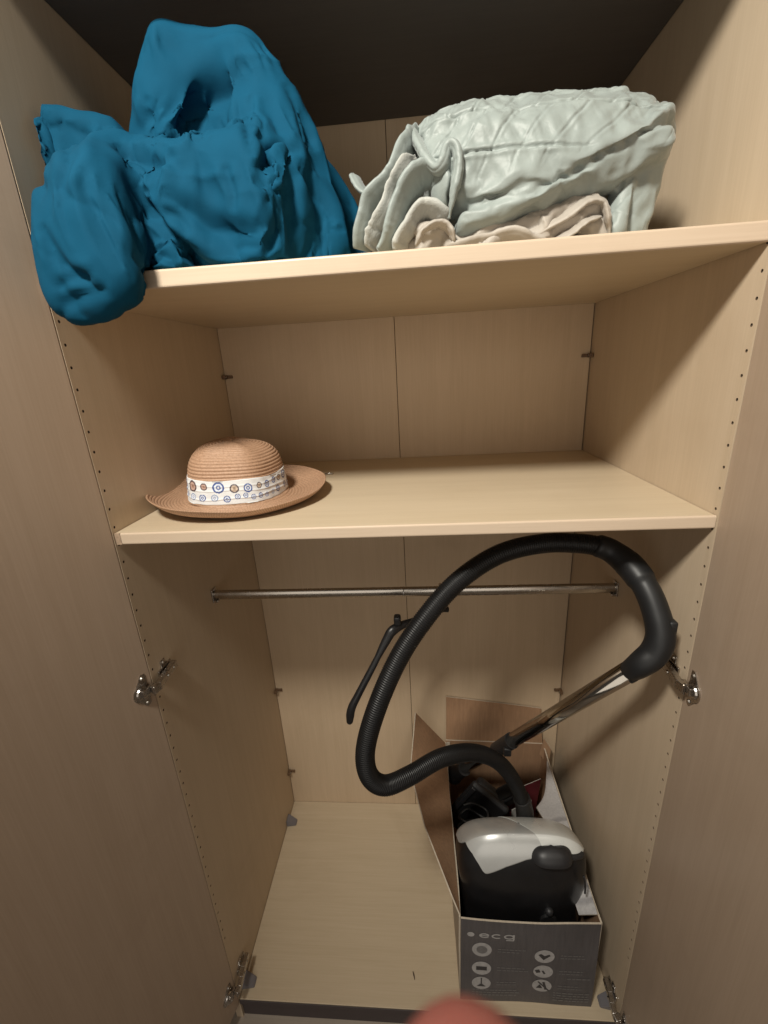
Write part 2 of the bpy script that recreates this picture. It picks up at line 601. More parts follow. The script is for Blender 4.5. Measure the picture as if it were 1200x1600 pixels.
# ------------------------------------------------------------------ straw hat
def make_hat():
    cx, cy = 0.146, 0.190
    hat = empty('straw_hat', (cx, cy, 0), 'brown woven straw hat with upturned brim and printed ribbon on the middle shelf', 'hat')
    m_straw, N, L, b = new_mat('brown_straw_braid')
    tc = N.new('ShaderNodeTexCoord')
    uv = N.new('ShaderNodeUVMap')
    wv = N.new('ShaderNodeTexWave')
    wv.wave_type = 'BANDS'
    wv.bands_direction = 'DIAGONAL'
    wv.inputs['Scale'].default_value = 1.0
    wv.inputs['Distortion'].default_value = 1.5
    wv.inputs['Detail'].default_value = 2
    mp = N.new('ShaderNodeMapping')
    mp.inputs['Scale'].default_value = (150, 60, 1)
    L.new(uv.outputs['UV'], mp.inputs['Vector'])
    L.new(mp.outputs['Vector'], wv.inputs['Vector'])
    n = N.new('ShaderNodeTexNoise')
    n.inputs['Scale'].default_value = 300
    n.inputs['Detail'].default_value = 3
    L.new(tc.outputs['Object'], n.inputs['Vector'])
    mix = N.new('ShaderNodeMath')
    mix.operation = 'MULTIPLY_ADD'
    mix.inputs[1].default_value = 0.45
    L.new(wv.outputs['Fac'], mix.inputs[0])
    L.new(n.outputs['Fac'], mix.inputs[2])
    r = N.new('ShaderNodeValToRGB')
    r.color_ramp.elements[0].position = 0.3
    r.color_ramp.elements[1].position = 0.95
    r.color_ramp.elements[0].color = (0.27, 0.150, 0.088, 1)
    r.color_ramp.elements[1].color = (0.49, 0.310, 0.200, 1)
    L.new(mix.outputs[0], r.inputs['Fac'])
    L.new(r.outputs['Color'], b.inputs['Base Color'])
    b.inputs['Roughness'].default_value = 0.5
    bp = N.new('ShaderNodeBump')
    bp.inputs['Strength'].default_value = 0.5
    bp.inputs['Distance'].default_value = 0.0008
    L.new(mix.outputs[0], bp.inputs['Height'])
    L.new(bp.outputs['Normal'], b.inputs['Normal'])

    NA = 200
    tilt = Matrix.Rotation(math.radians(2.4), 4, 'Y') @ Matrix.Rotation(math.radians(1.0), 4, 'X')

    def lathe(name, prof, fn, mat, close_top=False):
        """prof: list of (r, z, s) ; fn(r, z, ang) -> point"""
        V, F, UV = [], [], []
        for j, (r_, z_, s_) in enumerate(prof):
            for i in range(NA):
                V.append(fn(r_, z_, 2 * math.pi * i / NA))
                UV.append((i / NA, s_))
        for j in range(len(prof) - 1):
            for i in range(NA):
                F.append((j * NA + i, j * NA + (i + 1) % NA, (j + 1) * NA + (i + 1) % NA, (j + 1) * NA + i))
        if close_top:
            F.append(tuple(range(NA))[::-1])
        o = mesh_obj(name, V, F, mat, smooth=True)
        u = o.data.uv_layers.new(name='UVMap')
        k = 0
        for p in o.data.polygons:
            for li in p.loop_indices:
                vi = o.data.loops[li].vertex_index
                a, s_ = UV[vi]
                if a == 0 and any(UV[w][0] > 0.9 for w in p.vertices) and len(p.vertices) == 4:
                    a = 1.0
                u.data[li].uv = (a, s_)
        o.matrix_world = Matrix.Translation((cx, cy, 0.0022)) @ tilt
        o.parent = hat
        o.matrix_parent_inverse = Matrix.Translation(-hat.location)
        return o

    def braid(knots, row, amp):
        """resample a profile polyline and add one rounded bump per braid row."""
        pts, t = catmull([(a, 0, b_) for a, b_ in knots], row / 6)
        T = np.gradient(pts, axis=0)
        T /= np.linalg.norm(T, axis=1)[:, None]
        nr = np.stack([T[:, 2], 0 * T[:, 0], -T[:, 0]], 1)
        ph = np.abs(np.sin(math.pi * t / row)) ** 0.7
        q = pts + nr * (-(ph * amp))[:, None]
        return [(max(a[0], 0.0004), a[2], ti) for a, ti in zip(q, t)]

    # crown: a low dome, slightly longer front to back, soft dent on top
    cz = 0.018
    knots = [(0.0005, 0.117), (0.025, 0.1165), (0.050, 0.1125), (0.070, 0.103), (0.083, 0.088), (0.089, 0.070), (0.0915, 0.050), (0.093, 0.030), (0.0945, cz), (0.0975, 0.0125)]

    def crown_fn(r_, z_, a):
        k = 1 + 0.05 * math.cos(2 * a + math.pi)
        w = 0.0022 * math.sin(3 * a + 1) * min(1, r_ / 0.05) + 0.0018 * math.sin(5 * a)
        return ((r_ * k + w) * math.cos(a), (r_ * (2 - k) + w) * math.sin(a) , z_ + 0.0025 * math.cos(a - 2.6) * (z_ / 0.117) + 0.0008 * math.sin(4 * a) * min(1, r_ / 0.04))
    lathe('crown', braid(knots, 0.0062, 0.0023), crown_fn, m_straw)
    # brim: leaves the crown, dips to the shelf and turns up at its edge
    bk = [(0.0965, 0.0135), (0.106, 0.0085), (0.120, 0.0068), (0.134, 0.0072), (0.148, 0.0105), (0.160, 0.0170), (0.169, 0.0245), (0.174, 0.0300)]
    prof = braid(bk, 0.0062, 0.0017)
    under = [(r_ + 0.0006, z_ - 0.0022, s_) for r_, z_, s_ in prof[::-1]]
    lip = [(prof[-1][0] + 0.0018, prof[-1][1] - 0.0003, prof[-1][2] + 0.003)]

    def brim_fn(r_, z_, a):
        e = max(0.0, (r_ - 0.098) / 0.078)
        up = -0.007 * math.exp(-((math.atan2(math.sin(a - math.pi * 1.02), math.cos(a - math.pi * 1.02))) / 0.8) ** 2) \
            + 0.004 * math.sin(2 * a + 0.7) - 0.001 * math.exp(-((math.atan2(math.sin(a + 0.35), math.cos(a + 0.35))) / 0.55) ** 2) \
            + 0.001 * math.exp(-((math.atan2(math.sin(a - 1.2), math.cos(a - 1.2))) / 0.9) ** 2)
        k = 1 - 0.045 * e * math.exp(-((math.atan2(math.sin(a - math.pi), math.cos(a - math.pi))) / 0.6) ** 2)
        return (r_ * k * math.cos(a) + 0.004 * e, r_ * math.sin(a) * 0.965, z_ + up * e ** 1.6 + 0.0009 * math.sin(7 * a) * e)
    lathe('brim', prof + lip + under, brim_fn, m_straw)

    # ribbon: pleated cotton band with a printed row of ringed eye motifs
    H0, H1, NR, NB = 0.0155, 0.0605, 44, 900
    motifs = []
    rr = random.Random(5)
    circ = 2 * math.pi * 0.097
    for row, (zc, r0, jit) in enumerate(((0.0475, 0.0086, 0.35), (0.0275, 0.0066, 0.25))):
        t = 0.0
        while t < circ - 0.008:
            rad = r0 * rr.choice((0.72, 0.8, 1.0, 1.25 if row == 0 else 1.0))
            kind = rr.choice(('brown', 'cream', 'blue', 'cream')) if row == 0 else rr.choice(('blue', 'blue', 'pale', 'blue'))
            motifs.append((t + rad, zc + rr.uniform(-1, 1) * 0.0035, rad, kind))
            t += 2 * rad + rr.uniform(0.004, 0.010)
    pal = {'brown': ((0.07, 0.04, 0.045), (0.46, 0.31, 0.25), (0.30, 0.17, 0.12)),
           'cream': ((0.06, 0.045, 0.06), (0.55, 0.45, 0.36), (0.30, 0.22, 0.16)),
           'blue': ((0.05, 0.09, 0.28), (0.66, 0.72, 0.80), (0.10, 0.14, 0.32)),
           'pale': ((0.22, 0.30, 0.46), (0.70, 0.74, 0.80), (0.25, 0.32, 0.48))}
    V, F, COL = [], [], []
    for j in range(NR + 1):
        f = j / NR
        z_ = H0 + (H1 - H0) * f
        for i in range(NB):
            a = 2 * math.pi * i / NB
            s_ = a * 0.097
            # three soft pleats
            pl = 0.0
            for zc, d_ in ((0.24, 1.0), (0.52, 0.8), (0.78, 0.7)):
                fc = zc + 0.05 * math.sin(a * 2 + zc * 9) + 0.02 * math.sin(a * 7 + zc * 20)
                u_ = (f - fc) / 0.05
                pl += d_ * (0.0012 * math.exp(-u_ * u_) if u_ > 0 else 0.0012 * math.exp(-u_ * u_ * 9))
            r_ = 0.0980 - 0.0042 * f + pl + 0.0004 * math.sin(a * 23 + f * 5)
            zz = z_ + (0.0012 * math.sin(a * 5) if j in (0, NR) else 0)
            V.append(crown_fn(r_, zz, a))
            col = (0.72, 0.74, 0.75)
            for (mt, mz, mr_, kd) in motifs:
                ds = abs(s_ - mt)
                if ds > 0.016:
                    continue
                d_ = math.hypot(ds, (z_ - mz) * 1.0) / mr_
                if d_ < 1:
                    ring, mid, core = pal[kd]
                    col = ring if d_ > 0.72 else mid if d_ > 0.42 else core if d_ > 0.18 else (0.75, 0.77, 0.8)
                    if kd in ('brown', 'cream') and d_ <= 0.72:
                        col = mid if d_ > 0.3 else core
            COL.append(col)
    for j in range(NR):
        for i in range(NB):
            F.append((j * NB + i, j * NB + (i + 1) % NB, (j + 1) * NB + (i + 1) % NB, (j + 1) * NB + i))
    m_rib, N, L, b = new_mat('printed_cotton_ribbon')
    ca = N.new('ShaderNodeVertexColor')
    ca.layer_name = 'print'
    L.new(ca.outputs['Color'], b.inputs['Base Color'])
    b.inputs['Roughness'].default_value = 0.8
    tc = N.new('ShaderNodeTexCoord')
    n = N.new('ShaderNodeTexNoise')
    n.inputs['Scale'].default_value = 700
    bp = N.new('ShaderNodeBump')
    bp.inputs['Strength'].default_value = 0.25
    bp.inputs['Distance'].default_value = 0.0005
    L.new(tc.outputs['Object'], n.inputs['Vector'])
    L.new(n.outputs['Fac'], bp.inputs['Height'])
    L.new(bp.outputs['Normal'], b.inputs['Normal'])
    o = mesh_obj('ribbon', V, F, m_rib, smooth=True)
    at_ = o.data.color_attributes.new('print', 'FLOAT_COLOR', 'POINT')
    at_.data.foreach_set('color', np.concatenate([np.array(COL), np.ones((len(COL), 1))], 1).astype(np.float32).ravel())
    so = o.modifiers.new('thick', 'SOLIDIFY')
    so.thickness = 0.0012
    o.matrix_world = Matrix.Translation((cx, cy, 0.0022)) @ tilt
    o.parent = hat
    o.matrix_parent_inverse = Matrix.Translation(-hat.location)


make_hat()

# small steel bits lying behind the hat, and a splinter on the wardrobe floor
sb = bmesh.new()
p0 = at(482, 741, 0.40)
pth, _ = catmull([(0.250, 0.372, 0.003), (0.262, 0.385, 0.004), (0.276, 0.378, 0.0032), (0.268, 0.366, 0.003), (0.254, 0.372, 0.0052), (0.243, 0.384, 0.003)], 0.002)
V, F = sweep(pth, [0.0022] * len(pth), 8)
tag(mesh_obj('metal_ring', V, F, M_NICKEL, smooth=True), 'small twisted metal ring lying on the middle shelf behind the hat', 'ring')
V, F = sweep(np.array([(0.287, 0.376, 0.0022), (0.298, 0.379, 0.0020), (0.309, 0.377, 0.0022)]), [0.0018, 0.002, 0.0012], 8)
tag(mesh_obj('metal_pin', V, F, M_NICKEL, smooth=True), 'short metal pin lying beside the ring on the middle shelf', 'pin')
q = at(647, 1525, 0.066)
V, F = sweep(np.array([(q.x - 0.003, 0.074, ZF + 0.0022), (q.x - 0.0005, 0.066, ZF + 0.003), (q.x + 0.002, 0.057, ZF + 0.0018)]), [0.0008, 0.0018, 0.0006], 6)
tag(mesh_obj('splinter', V, F, plain('dark_splinter', (0.05, 0.03, 0.02), 0.8)), 'tiny dark splinter lying on the wardrobe floor near its front edge', 'splinter')

# ------------------------------------------------------------------ cardboard box
def card(name, col_in, rough=0.85):
    m, N, L, b = new_mat(name)
    tc = N.new('ShaderNodeTexCoord')
    mp = N.new('ShaderNodeMapping')
    mp.inputs['Scale'].default_value = (60, 60, 4)
    n = N.new('ShaderNodeTexNoise')
    n.inputs['Scale'].default_value = 3
    n.inputs['Detail'].default_value = 5
    n2 = N.new('ShaderNodeTexNoise')
    n2.inputs['Scale'].default_value = 9
    n2.inputs['Detail'].default_value = 3
    L.new(tc.outputs['Object'], mp.inputs['Vector'])
    L.new(mp.outputs['Vector'], n.inputs['Vector'])
    L.new(tc.outputs['Object'], n2.inputs['Vector'])
    ad = N.new('ShaderNodeMath')
    ad.operation = 'ADD'
    L.new(n.outputs['Fac'], ad.inputs[0])
    L.new(n2.outputs['Fac'], ad.inputs[1])
    r = N.new('ShaderNodeValToRGB')
    r.color_ramp.elements[0].position = 0.75
    r.color_ramp.elements[1].position = 1.25
    r.color_ramp.elements[0].color = (*[c * 0.86 for c in col_in], 1)
    r.color_ramp.elements[1].color = (*[c * 1.12 for c in col_in], 1)
    h = N.new('ShaderNodeMath')
    h.operation = 'MULTIPLY'
    h.inputs[1].default_value = 0.5
    L.new(ad.outputs[0], h.inputs[0])
    r.color_ramp.elements[0].position = 0.38
    r.color_ramp.elements[1].position = 0.62
    L.new(h.outputs[0], r.inputs['Fac'])
    L.new(r.outputs['Color'], b.inputs['Base Color'])
    b.inputs['Roughness'].default_value = rough
    bp = N.new('ShaderNodeBump')
    bp.inputs['Strength'].default_value = 0.2
    bp.inputs['Distance'].default_value = 0.001
    L.new(n.outputs['Fac'], bp.inputs['Height'])
    L.new(bp.outputs['Normal'], b.inputs['Normal'])
    return m


M_CARD = card('brown_cardboard', (0.33, 0.195, 0.110))
M_PRINT = card('dark_grey_printed_card', (0.082, 0.076, 0.079), 0.5)
M_PALEPRINT = card('pale_grey_printed_card', (0.46, 0.45, 0.45), 0.45)


def print_rings(m, centre, col):
    """grey printed rings on the pale card."""
    N, L = m.node_tree.nodes, m.node_tree.links
    b_ = N['Principled BSDF']
    src = b_.inputs['Base Color'].links[0].from_socket
    tc = N.new('ShaderNodeTexCoord')
    vd = N.new('ShaderNodeVectorMath')
    vd.operation = 'DISTANCE'
    vd.inputs[1].default_value = centre
    L.new(tc.outputs['Object'], vd.inputs[0])
    rp_ = N.new('ShaderNodeValToRGB')
    rp_.color_ramp.interpolation = 'EASE'
    rp_.color_ramp.elements[0].position = 0.0
    rp_.color_ramp.elements[0].color = (0.75, 0.75, 0.75, 1)
    rp_.color_ramp.elements[1].position = 1.0
    rp_.color_ramp.elements[1].color = (0, 0, 0, 1)
    for p_, v_ in ((0.030, 0.8), (0.034, 0.0), (0.062, 0.0), (0.066, 0.6), (0.076, 0.6), (0.080, 0.0), (0.094, 0.0), (0.097, 0.45), (0.104, 0.45), (0.108, 0.0)):
        e_ = rp_.color_ramp.elements.new(p_)
        e_.color = (v_, v_, v_, 1)
    L.new(vd.outputs['Value'], rp_.inputs['Fac'])
    mx = N.new('ShaderNodeMix')
    mx.data_type = 'RGBA'
    mx.inputs['B'].default_value = (*col, 1)
    L.new(rp_.outputs['Color'], mx.inputs['Factor'])
    L.new(src, mx.inputs['A'])
    L.new(mx.outputs['Result'], b_.inputs['Base Color'])


print_rings(M_PALEPRINT, (0.905, 0.175, -1.03), (0.10, 0.095, 0.11))
M_CARDEDGE = card('torn_card_edge', (0.50, 0.43, 0.34))
BX0, BX1, BY0, BY1, BZ = 0.580, 0.906, 0.028, 0.530, -1.008
ct = 0.004


def sheet(name, corners, thick, m_front, m_back, m_edge, parent, nu=14, nv=8, warp=0.002, seed=0, wfun=None):
    """a bent board: bilinear patch of 4 corners with thickness; front is the side its normal points to."""
    c = [np.array(k, float) for k in corners]
    nrm = np.cross(c[1] - c[0], c[3] - c[0])
    nrm /= np.linalg.norm(nrm)
    V, F, MI = [], [], []
    for side in (0, 1):
        for j in range(nv + 1):
            for i in range(nu + 1):
                u, v_ = i / nu, j / nv
                p = (c[0] * (1 - u) + c[1] * u) * (1 - v_) + (c[3] * (1 - u) + c[2] * u) * v_
                w = warp * float(vnoise(np.array([[p[0], p[1], p[2]]]), 9, seed)[0])
                if wfun:
                    w += wfun(u, v_)
                V.append(p + nrm * (w + (thick / 2 if side == 0 else -thick / 2)))
    st = (nu + 1) * (nv + 1)
    g = lambda s, i, j: s * st + j * (nu + 1) + i
    for j in range(nv):
        for i in range(nu):
            F.append((g(0, i, j), g(0, i + 1, j), g(0, i + 1, j + 1), g(0, i, j + 1)))
            MI.append(0)
            F.append((g(1, i, j + 1), g(1, i + 1, j + 1), g(1, i + 1, j), g(1, i, j)))
            MI.append(1)
    ring = [(i, 0) for i in range(nu)] + [(nu, j) for j in range(nv)] + [(i, nv) for i in range(nu, 0, -1)] + [(0, j) for j in range(nv, 0, -1)]
    for k in range(len(ring)):
        a, b_ = ring[k], ring[(k + 1) % len(ring)]
        F.append((g(0, *a), g(1, *a), g(1, *b_), g(0, *b_)))
        MI.append(2)
    o = mesh_obj(name, V, F, mats=[m_front, m_back, m_edge], mi=MI)
    adopt(parent, o)
    return o


bx = empty('cardboard_box', ((BX0 + BX1) / 2, (BY0 + BY1) / 2, ZF), 'open dark grey printed cardboard box with raised flaps on the wardrobe floor', 'box')
front = sheet('front_wall', [(BX0, BY0, ZF + 0.001), (BX1, BY0, ZF + 0.001), (BX1 - 0.002, BY0 + 0.004, BZ), (BX0 + 0.002, BY0 + 0.004, BZ + 0.002)], ct, M_PRINT, M_CARD, M_CARDEDGE, bx, 24, 14, 0.003, 1,
              lambda u, v_: 0.004 * math.sin(math.pi * u) * v_)
sheet('back_wall', [(BX1, BY1, ZF + 0.001), (BX0, BY1, ZF + 0.001), (BX0, BY1, BZ + 0.022), (BX1, BY1, BZ + 0.010)], ct, M_PRINT, M_CARD, M_CARDEDGE, bx, 12, 8, 0.002, 2)
lw = sheet('side_wall', [(BX0, BY1 - 0.004, ZF + 0.001), (BX0, BY0 + 0.004, ZF + 0.001), (BX0 + 0.001, BY0 + 0.006, BZ), (BX0, BY1 - 0.004, BZ + 0.015)], ct, card('worn_grey_beige_card', (0.33, 0.28, 0.22), 0.6), M_CARD, M_CARDEDGE, bx, 20, 8, 0.003, 3)
lw['label'] = 'worn pale side of the box facing the empty wardrobe floor'
sheet('side_wall', [(BX1, BY0 + 0.004, ZF + 0.001), (BX1, BY1 - 0.004, ZF + 0.001), (BX1, BY1 - 0.004, BZ + 0.010), (BX1, BY0 + 0.006, BZ)], ct, M_PRINT, M_CARD, M_CARDEDGE, bx, 20, 8, 0.003, 4)
sheet('bottom', [(BX0 + 0.003, BY1 - 0.004, ZF + 0.004), (BX0 + 0.003, BY0 + 0.004, ZF + 0.004), (BX1 - 0.003, BY0 + 0.004, ZF + 0.004), (BX1 - 0.003, BY1 - 0.004, ZF + 0.004)], 0.004, M_CARD, M_CARD, M_CARDEDGE, bx, 4, 4, 0.0)
# back flap stands up against the wardrobe back
tl, tr = at(697, 1088, D - 0.006), at(845, 1106, D - 0.006)
bfl = sheet('flap', [(BX1, BY1 + 0.002, BZ + 0.0105), (BX0 + 0.002, BY1 + 0.002, BZ + 0.0225), tl, tr], 0.0035, M_CARD, M_CARD, M_CARDEDGE, bx, 10, 8, 0.002, 6)
bfl['label'] = 'brown flap standing against the wardrobe back'
# flap of the near side leans out over the empty floor
A, B, B2, Cc = at(649, 1114, 0.45), at(641, 1205, 0.31), at(664, 1292, 0.185), at(706, 1400, 0.055)


def strip_flap(name, inner, outer, mf, mb, lab):
    V, F, MI = [], [], []
    inn = [np.array(p, float) for p in inner]
    out = [np.array(p, float) for p in outer]
    n_ = 10
    I, _ = catmull(inn, 0.02)
    k = len(I)
    ti = np.linspace(0, len(out) - 1, k)
    O = np.stack([np.interp(ti, range(len(out)), [o_[d] for o_ in out]) for d in range(3)], 1)
    for s in (0, 1):
        for j in range(n_ + 1):
            for i in range(k):
                p = I[i] * (1 - j / n_) + O[i] * (j / n_)
                t_ = np.cross(O[i] - I[i], I[min(i + 1, k - 1)] - I[max(i - 1, 0)])
                t_ /= np.linalg.norm(t_) + 1e-9
                V.append(p + t_ * (0.0017 if s == 0 else -0.0017))
    g = lambda s, i, j: s * k * (n_ + 1) + j * k + i
    for j in range(n_):
        for i in range(k - 1):
            F.append((g(0, i, j), g(0, i + 1, j), g(0, i + 1, j + 1), g(0, i, j + 1)))
            MI.append(0)
            F.append((g(1, i, j + 1), g(1, i + 1, j + 1), g(1, i + 1, j), g(1, i, j)))
            MI.append(1)
    ring = [(i, 0) for i in range(k - 1)] + [(k - 1, j) for j in range(n_)] + [(i, n_) for i in range(k - 1, 0, -1)] + [(0, j) for j in range(n_, 0, -1)]
    for q_ in range(len(ring)):
        a, b_ = ring[q_], ring[(q_ + 1) % len(ring)]
        F.append((g(0, *a), g(1, *a), g(1, *b_), g(0, *b_)))
        MI.append(2)
    o = mesh_obj(name, V, F, mats=[mf, mb, M_CARDEDGE], mi=MI)
    o['label'] = lab
    adopt(bx, o)
    return o


strip_flap('flap', [(BX0 - 0.002, BY1 - 0.01, BZ + 0.016), (BX0 - 0.002, 0.36, BZ + 0.011), (BX0 - 0.002, 0.22, BZ + 0.006), (BX0 - 0.001, BY0 + 0.01, BZ + 0.003)],
           [A, B, B2, Cc], M_CARD, M_CARD, 'brown flap leaning out over the empty wardrobe floor')
# printed flap folded down inside the wall next to the side panel
strip_flap('flap', [(BX1 - 0.004, BY1 - 0.07, BZ + 0.013), (BX1 - 0.004, 0.34, BZ + 0.010), (BX1 - 0.004, 0.20, BZ + 0.007), (BX1 - 0.004, BY0 + 0.02, BZ + 0.004)],
           [at(852, 1245, 0.345), at(838, 1262, 0.30), at(862, 1300, 0.225), at(905, 1430, 0.060)], M_PALEPRINT, M_PALEPRINT, 'pale printed flap folded into the box beside the vacuum cleaner')
# torn brown tab at the far corner, white strip of the glued corner
sheet('tab', [at(843, 1178, 0.515), at(857, 1196, 0.50), at(861, 1170, 0.505), at(850, 1153, 0.515)], 0.003, M_CARD, M_CARD, M_CARDEDGE, bx, 4, 4, 0.0)
q0, q1 = at(699, 1152, 0.522), at(703, 1262, 0.522)
box_strip = box('corner_strip', (BX0 + 0.0035, BY1 - 0.0075, ZF + 0.01), (BX0 + 0.0145, BY1 - 0.0052, BZ + 0.018), M_CARDEDGE)
adopt(bx, box_strip)

# print on the front of the box: dot and brand letters, six round icons, faint lines of small print
M_INK = plain('pale_grey_ink', (0.36, 0.35, 0.345), 0.5, var=0.12, varscale=120)
M_INK2 = plain('dim_grey_ink', (0.150, 0.145, 0.145), 0.5, var=0.2, varscale=150)
M_INKD = plain('dark_ink', (0.035, 0.033, 0.035), 0.5)


def front_y(x, z):
    """outer surface of the front wall (interpolated from the sheet's own mesh)."""
    u = min(max((x - BX0) / (BX1 - BX0), 0), 1)
    v_ = min(max((z - ZF) / (BZ - ZF), 0), 1)
    vs = front.data.vertices
    fi, fj = u * 24, v_ * 14
    i, j = min(int(fi), 23), min(int(fj), 13)
    a, b_ = fi - i, fj - j
    gy = lambda ii, jj: vs[jj * 25 + ii].co.y
    return (gy(i, j) * (1 - a) + gy(i + 1, j) * a) * (1 - b_) + (gy(i, j + 1) * (1 - a) + gy(i + 1, j + 1) * a) * b_


def ink(name, polys, mat, lift=0.0006, hole=None):
    V, F = [], []
    for poly in polys:
        k = len(V)
        V += [(x, front_y(x, z) - lift, z) for x, z in poly]
        F.append(tuple(range(k, k + len(poly))))
    o = mesh_obj(name, V, F, mat)
    o.parent = front
    return o


def ell(cx, cz, rx, rz, n_=28):
    return [(cx + rx * math.cos(2 * math.pi * i / n_), cz + rz * math.sin(2 * math.pi * i / n_)) for i in range(n_)]


def rect(x0, z0, x1, z1):
    return [(x0, z0), (x1, z0), (x1, z1), (x0, z1)]


def bar(p, q_, w):
    p, q_ = Vector(p), Vector(q_)
    d = (q_ - p).normalized() * w / 2
    k = Vector((-d.y, d.x))
    return [tuple(p - k), tuple(q_ - k), tuple(q_ + k), tuple(p + k)]


zl = -1.058
ink('logo_dot', [ell(0.605, zl + 0.001, 0.0085, 0.0085)], M_INK)


def arc(cx, cz, rx, rz, a0, a1, w, n_=14):
    P = []
    for i in range(n_):
        t0, t1 = (math.radians(a0 + (a1 - a0) * k / n_) for k in (i, i + 1))
        P.append([(cx + (rx + s * w / 2) * math.cos(t), cz + (rz + s * w / 2) * math.sin(t)) for s, t in ((-1, t0), (1, t0), (1, t1), (-1, t1))])
    return P


lw_ = 0.0042
rx, rz = 0.0105, 0.0068
ink('logo_letter', arc(0.637, zl, rx, rz, 20, 330, lw_) + [rect(0.628, zl - 0.0018, 0.6475, zl + 0.0018)], M_INK)
ink('logo_letter', arc(0.666, zl, rx, rz, 45, 315, lw_), M_INK)
ink('logo_letter', arc(0.695, zl, rx, rz, 0, 360, lw_) + [rect(0.7035, zl - 0.0110, 0.7077, zl + 0.0085), rect(0.688, zl - 0.0148, 0.7065, zl - 0.0112)], M_INK)
icons = [(0.632, -1.114, 0), (0.632, -1.186, 1), (0.632, -1.243, 2), (0.781, -1.127, 3), (0.781, -1.186, 4), (0.781, -1.243, 5)]
for cx, cz, k in icons:
    ink('icon_disc', [ell(cx, cz, 0.0235, 0.0275 if k == 0 else 0.0245)], M_INK)
    g = {0: [ell(cx, cz, 0.013, 0.015)],
         1: [rect(cx - 0.013, cz - 0.007, cx + 0.013, cz + 0.007)],
         2: [rect(cx - 0.0015, cz - 0.004, cx + 0.0015, cz + 0.021), [(cx - 0.011, cz - 0.012), (cx + 0.011, cz - 0.012), (cx + 0.003, cz - 0.003), (cx - 0.003, cz - 0.003)]],
         3: [[(cx - 0.015, cz + 0.006), (cx - 0.002, cz - 0.013), (cx + 0.014, cz + 0.004), (cx + 0.011, cz + 0.009), (cx, cz + 0.003), (cx - 0.008, cz + 0.010)]],
         4: [bar((cx - 0.018, cz - 0.001), (cx - 0.008, cz + 0.003), 0.012), bar((cx - 0.002, cz + 0.004), (cx + 0.004, cz - 0.008), 0.005)],
         5: [[(cx - 0.014, cz - 0.010), (cx + 0.002, cz - 0.010), (cx - 0.005, cz + 0.006)], bar((cx + 0.003, cz + 0.016), (cx + 0.010, cz - 0.014), 0.006), bar((cx - 0.01, cz + 0.016), (cx + 0.018, cz - 0.018), 0.004)]}[k]
    ink('icon_glyph', g, M_INK2 if k in (0,) else M_INKD, 0.0011)
rp = random.Random(3)
for cx, cz, k in icons:
    P = []
    for r_ in range(2):
        x = cx + 0.038
        while x < cx + 0.095 + rp.uniform(-0.015, 0.01):
            w = rp.uniform(0.004, 0.011)
            P.append(rect(x, cz + 0.004 - 0.010 * r_, x + w, cz + 0.0075 - 0.010 * r_))
            x += w + 0.0025
    ink('small_print', P, M_INK2)['kind'] = 'stuff'
P = []
for (x0, x1, z0, nl) in ((0.61, 0.72, -1.272, 3), (0.81, 0.895, -1.268, 4), (0.84, 0.895, -1.21, 1)):
    for r_ in range(nl):
        x = x0
        while x < x1:
            w = rp.uniform(0.004, 0.012)
            P.append(rect(x, z0 - 0.010 * r_, x + w, z0 + 0.0045 - 0.010 * r_))
            x += w + 0.003
ink('small_print', P, M_INK2)['kind'] = 'stuff'

# printed swoosh rings on the pale flap
fl = [o for o in bx.children if o.get('label', '').startswith('pale printed')][0]

# ------------------------------------------------------------------ vacuum cleaner
M_BLACK = plain('black_plastic', (0.010, 0.010, 0.011), 0.34, bump=0.06, bscale=900, var=0.15)
M_BLACKM = plain('matt_black_plastic', (0.014, 0.014, 0.015), 0.5, bump=0.1, bscale=900)
M_SILVER = plain('silver_paint', (0.50, 0.51, 0.50), 0.30, 0.2, var=0.03, coat=0.3)
M_WHITE = plain('light_silver_paint', (0.68, 0.70, 0.68), 0.30, 0.05, var=0.03, coat=0.3)
M_DKGREY = plain('dark_grey_plastic', (0.022, 0.022, 0.024), 0.45, var=0.12)
M_HOSE = plain('black_hose_plastic', (0.0065, 0.0065, 0.007), 0.42, var=0.15, spec=0.35)

VC = Vector((0.740, 0.150, -1.067))
VA = Vector((0.160, 0.086, 0.226))
vac = empty('vacuum_cleaner', (VC.x, VC.y, ZF + 0.006), 'black and silver canister vacuum cleaner standing in the box with its long black hose', 'vacuum cleaner')


def vsurf(th, ph, off=0.0):
    """superellipsoid with a flattened back and full shoulders; th longitude, ph latitude."""
    def sp(v_, e):
        return math.copysign(abs(v_) ** e, v_)
    e1, e2 = 0.58, 0.55
    x = sp(math.cos(ph), e1) * sp(math.cos(th), e2)
    y = sp(math.cos(ph), e1) * sp(math.sin(th), e2)
    z = sp(math.sin(ph), e1)
    # crown is pulled back and right shoulder drops a little
    hx = VA.x * (0.945 + 0.105 * min(1, max(0, (z - 0.2) / 0.5)))
    yy = VC.y + VA.y * y + 0.012 * max(0, z) ** 2
    p = Vector((VC.x + hx * x, yy, VC.z + VA.z * z - 0.80 * max(0, yy - 0.120) * max(0, z)))
    return p


def seam(x):
    return float(np.interp(x, [0.570, 0.587, 0.602, 0.618, 0.631, 0.640, 0.646, 0.654, 0.693, 0.747, 0.79, 0.846, 0.889], [-0.902, -0.887, -0.883, -0.889, -0.904, -0.918, -0.923, -0.920, -0.900, -0.881, -0.878, -0.883, -0.896]))


NT, NP_ = 360, 60
PHT = math.radians(88.5)


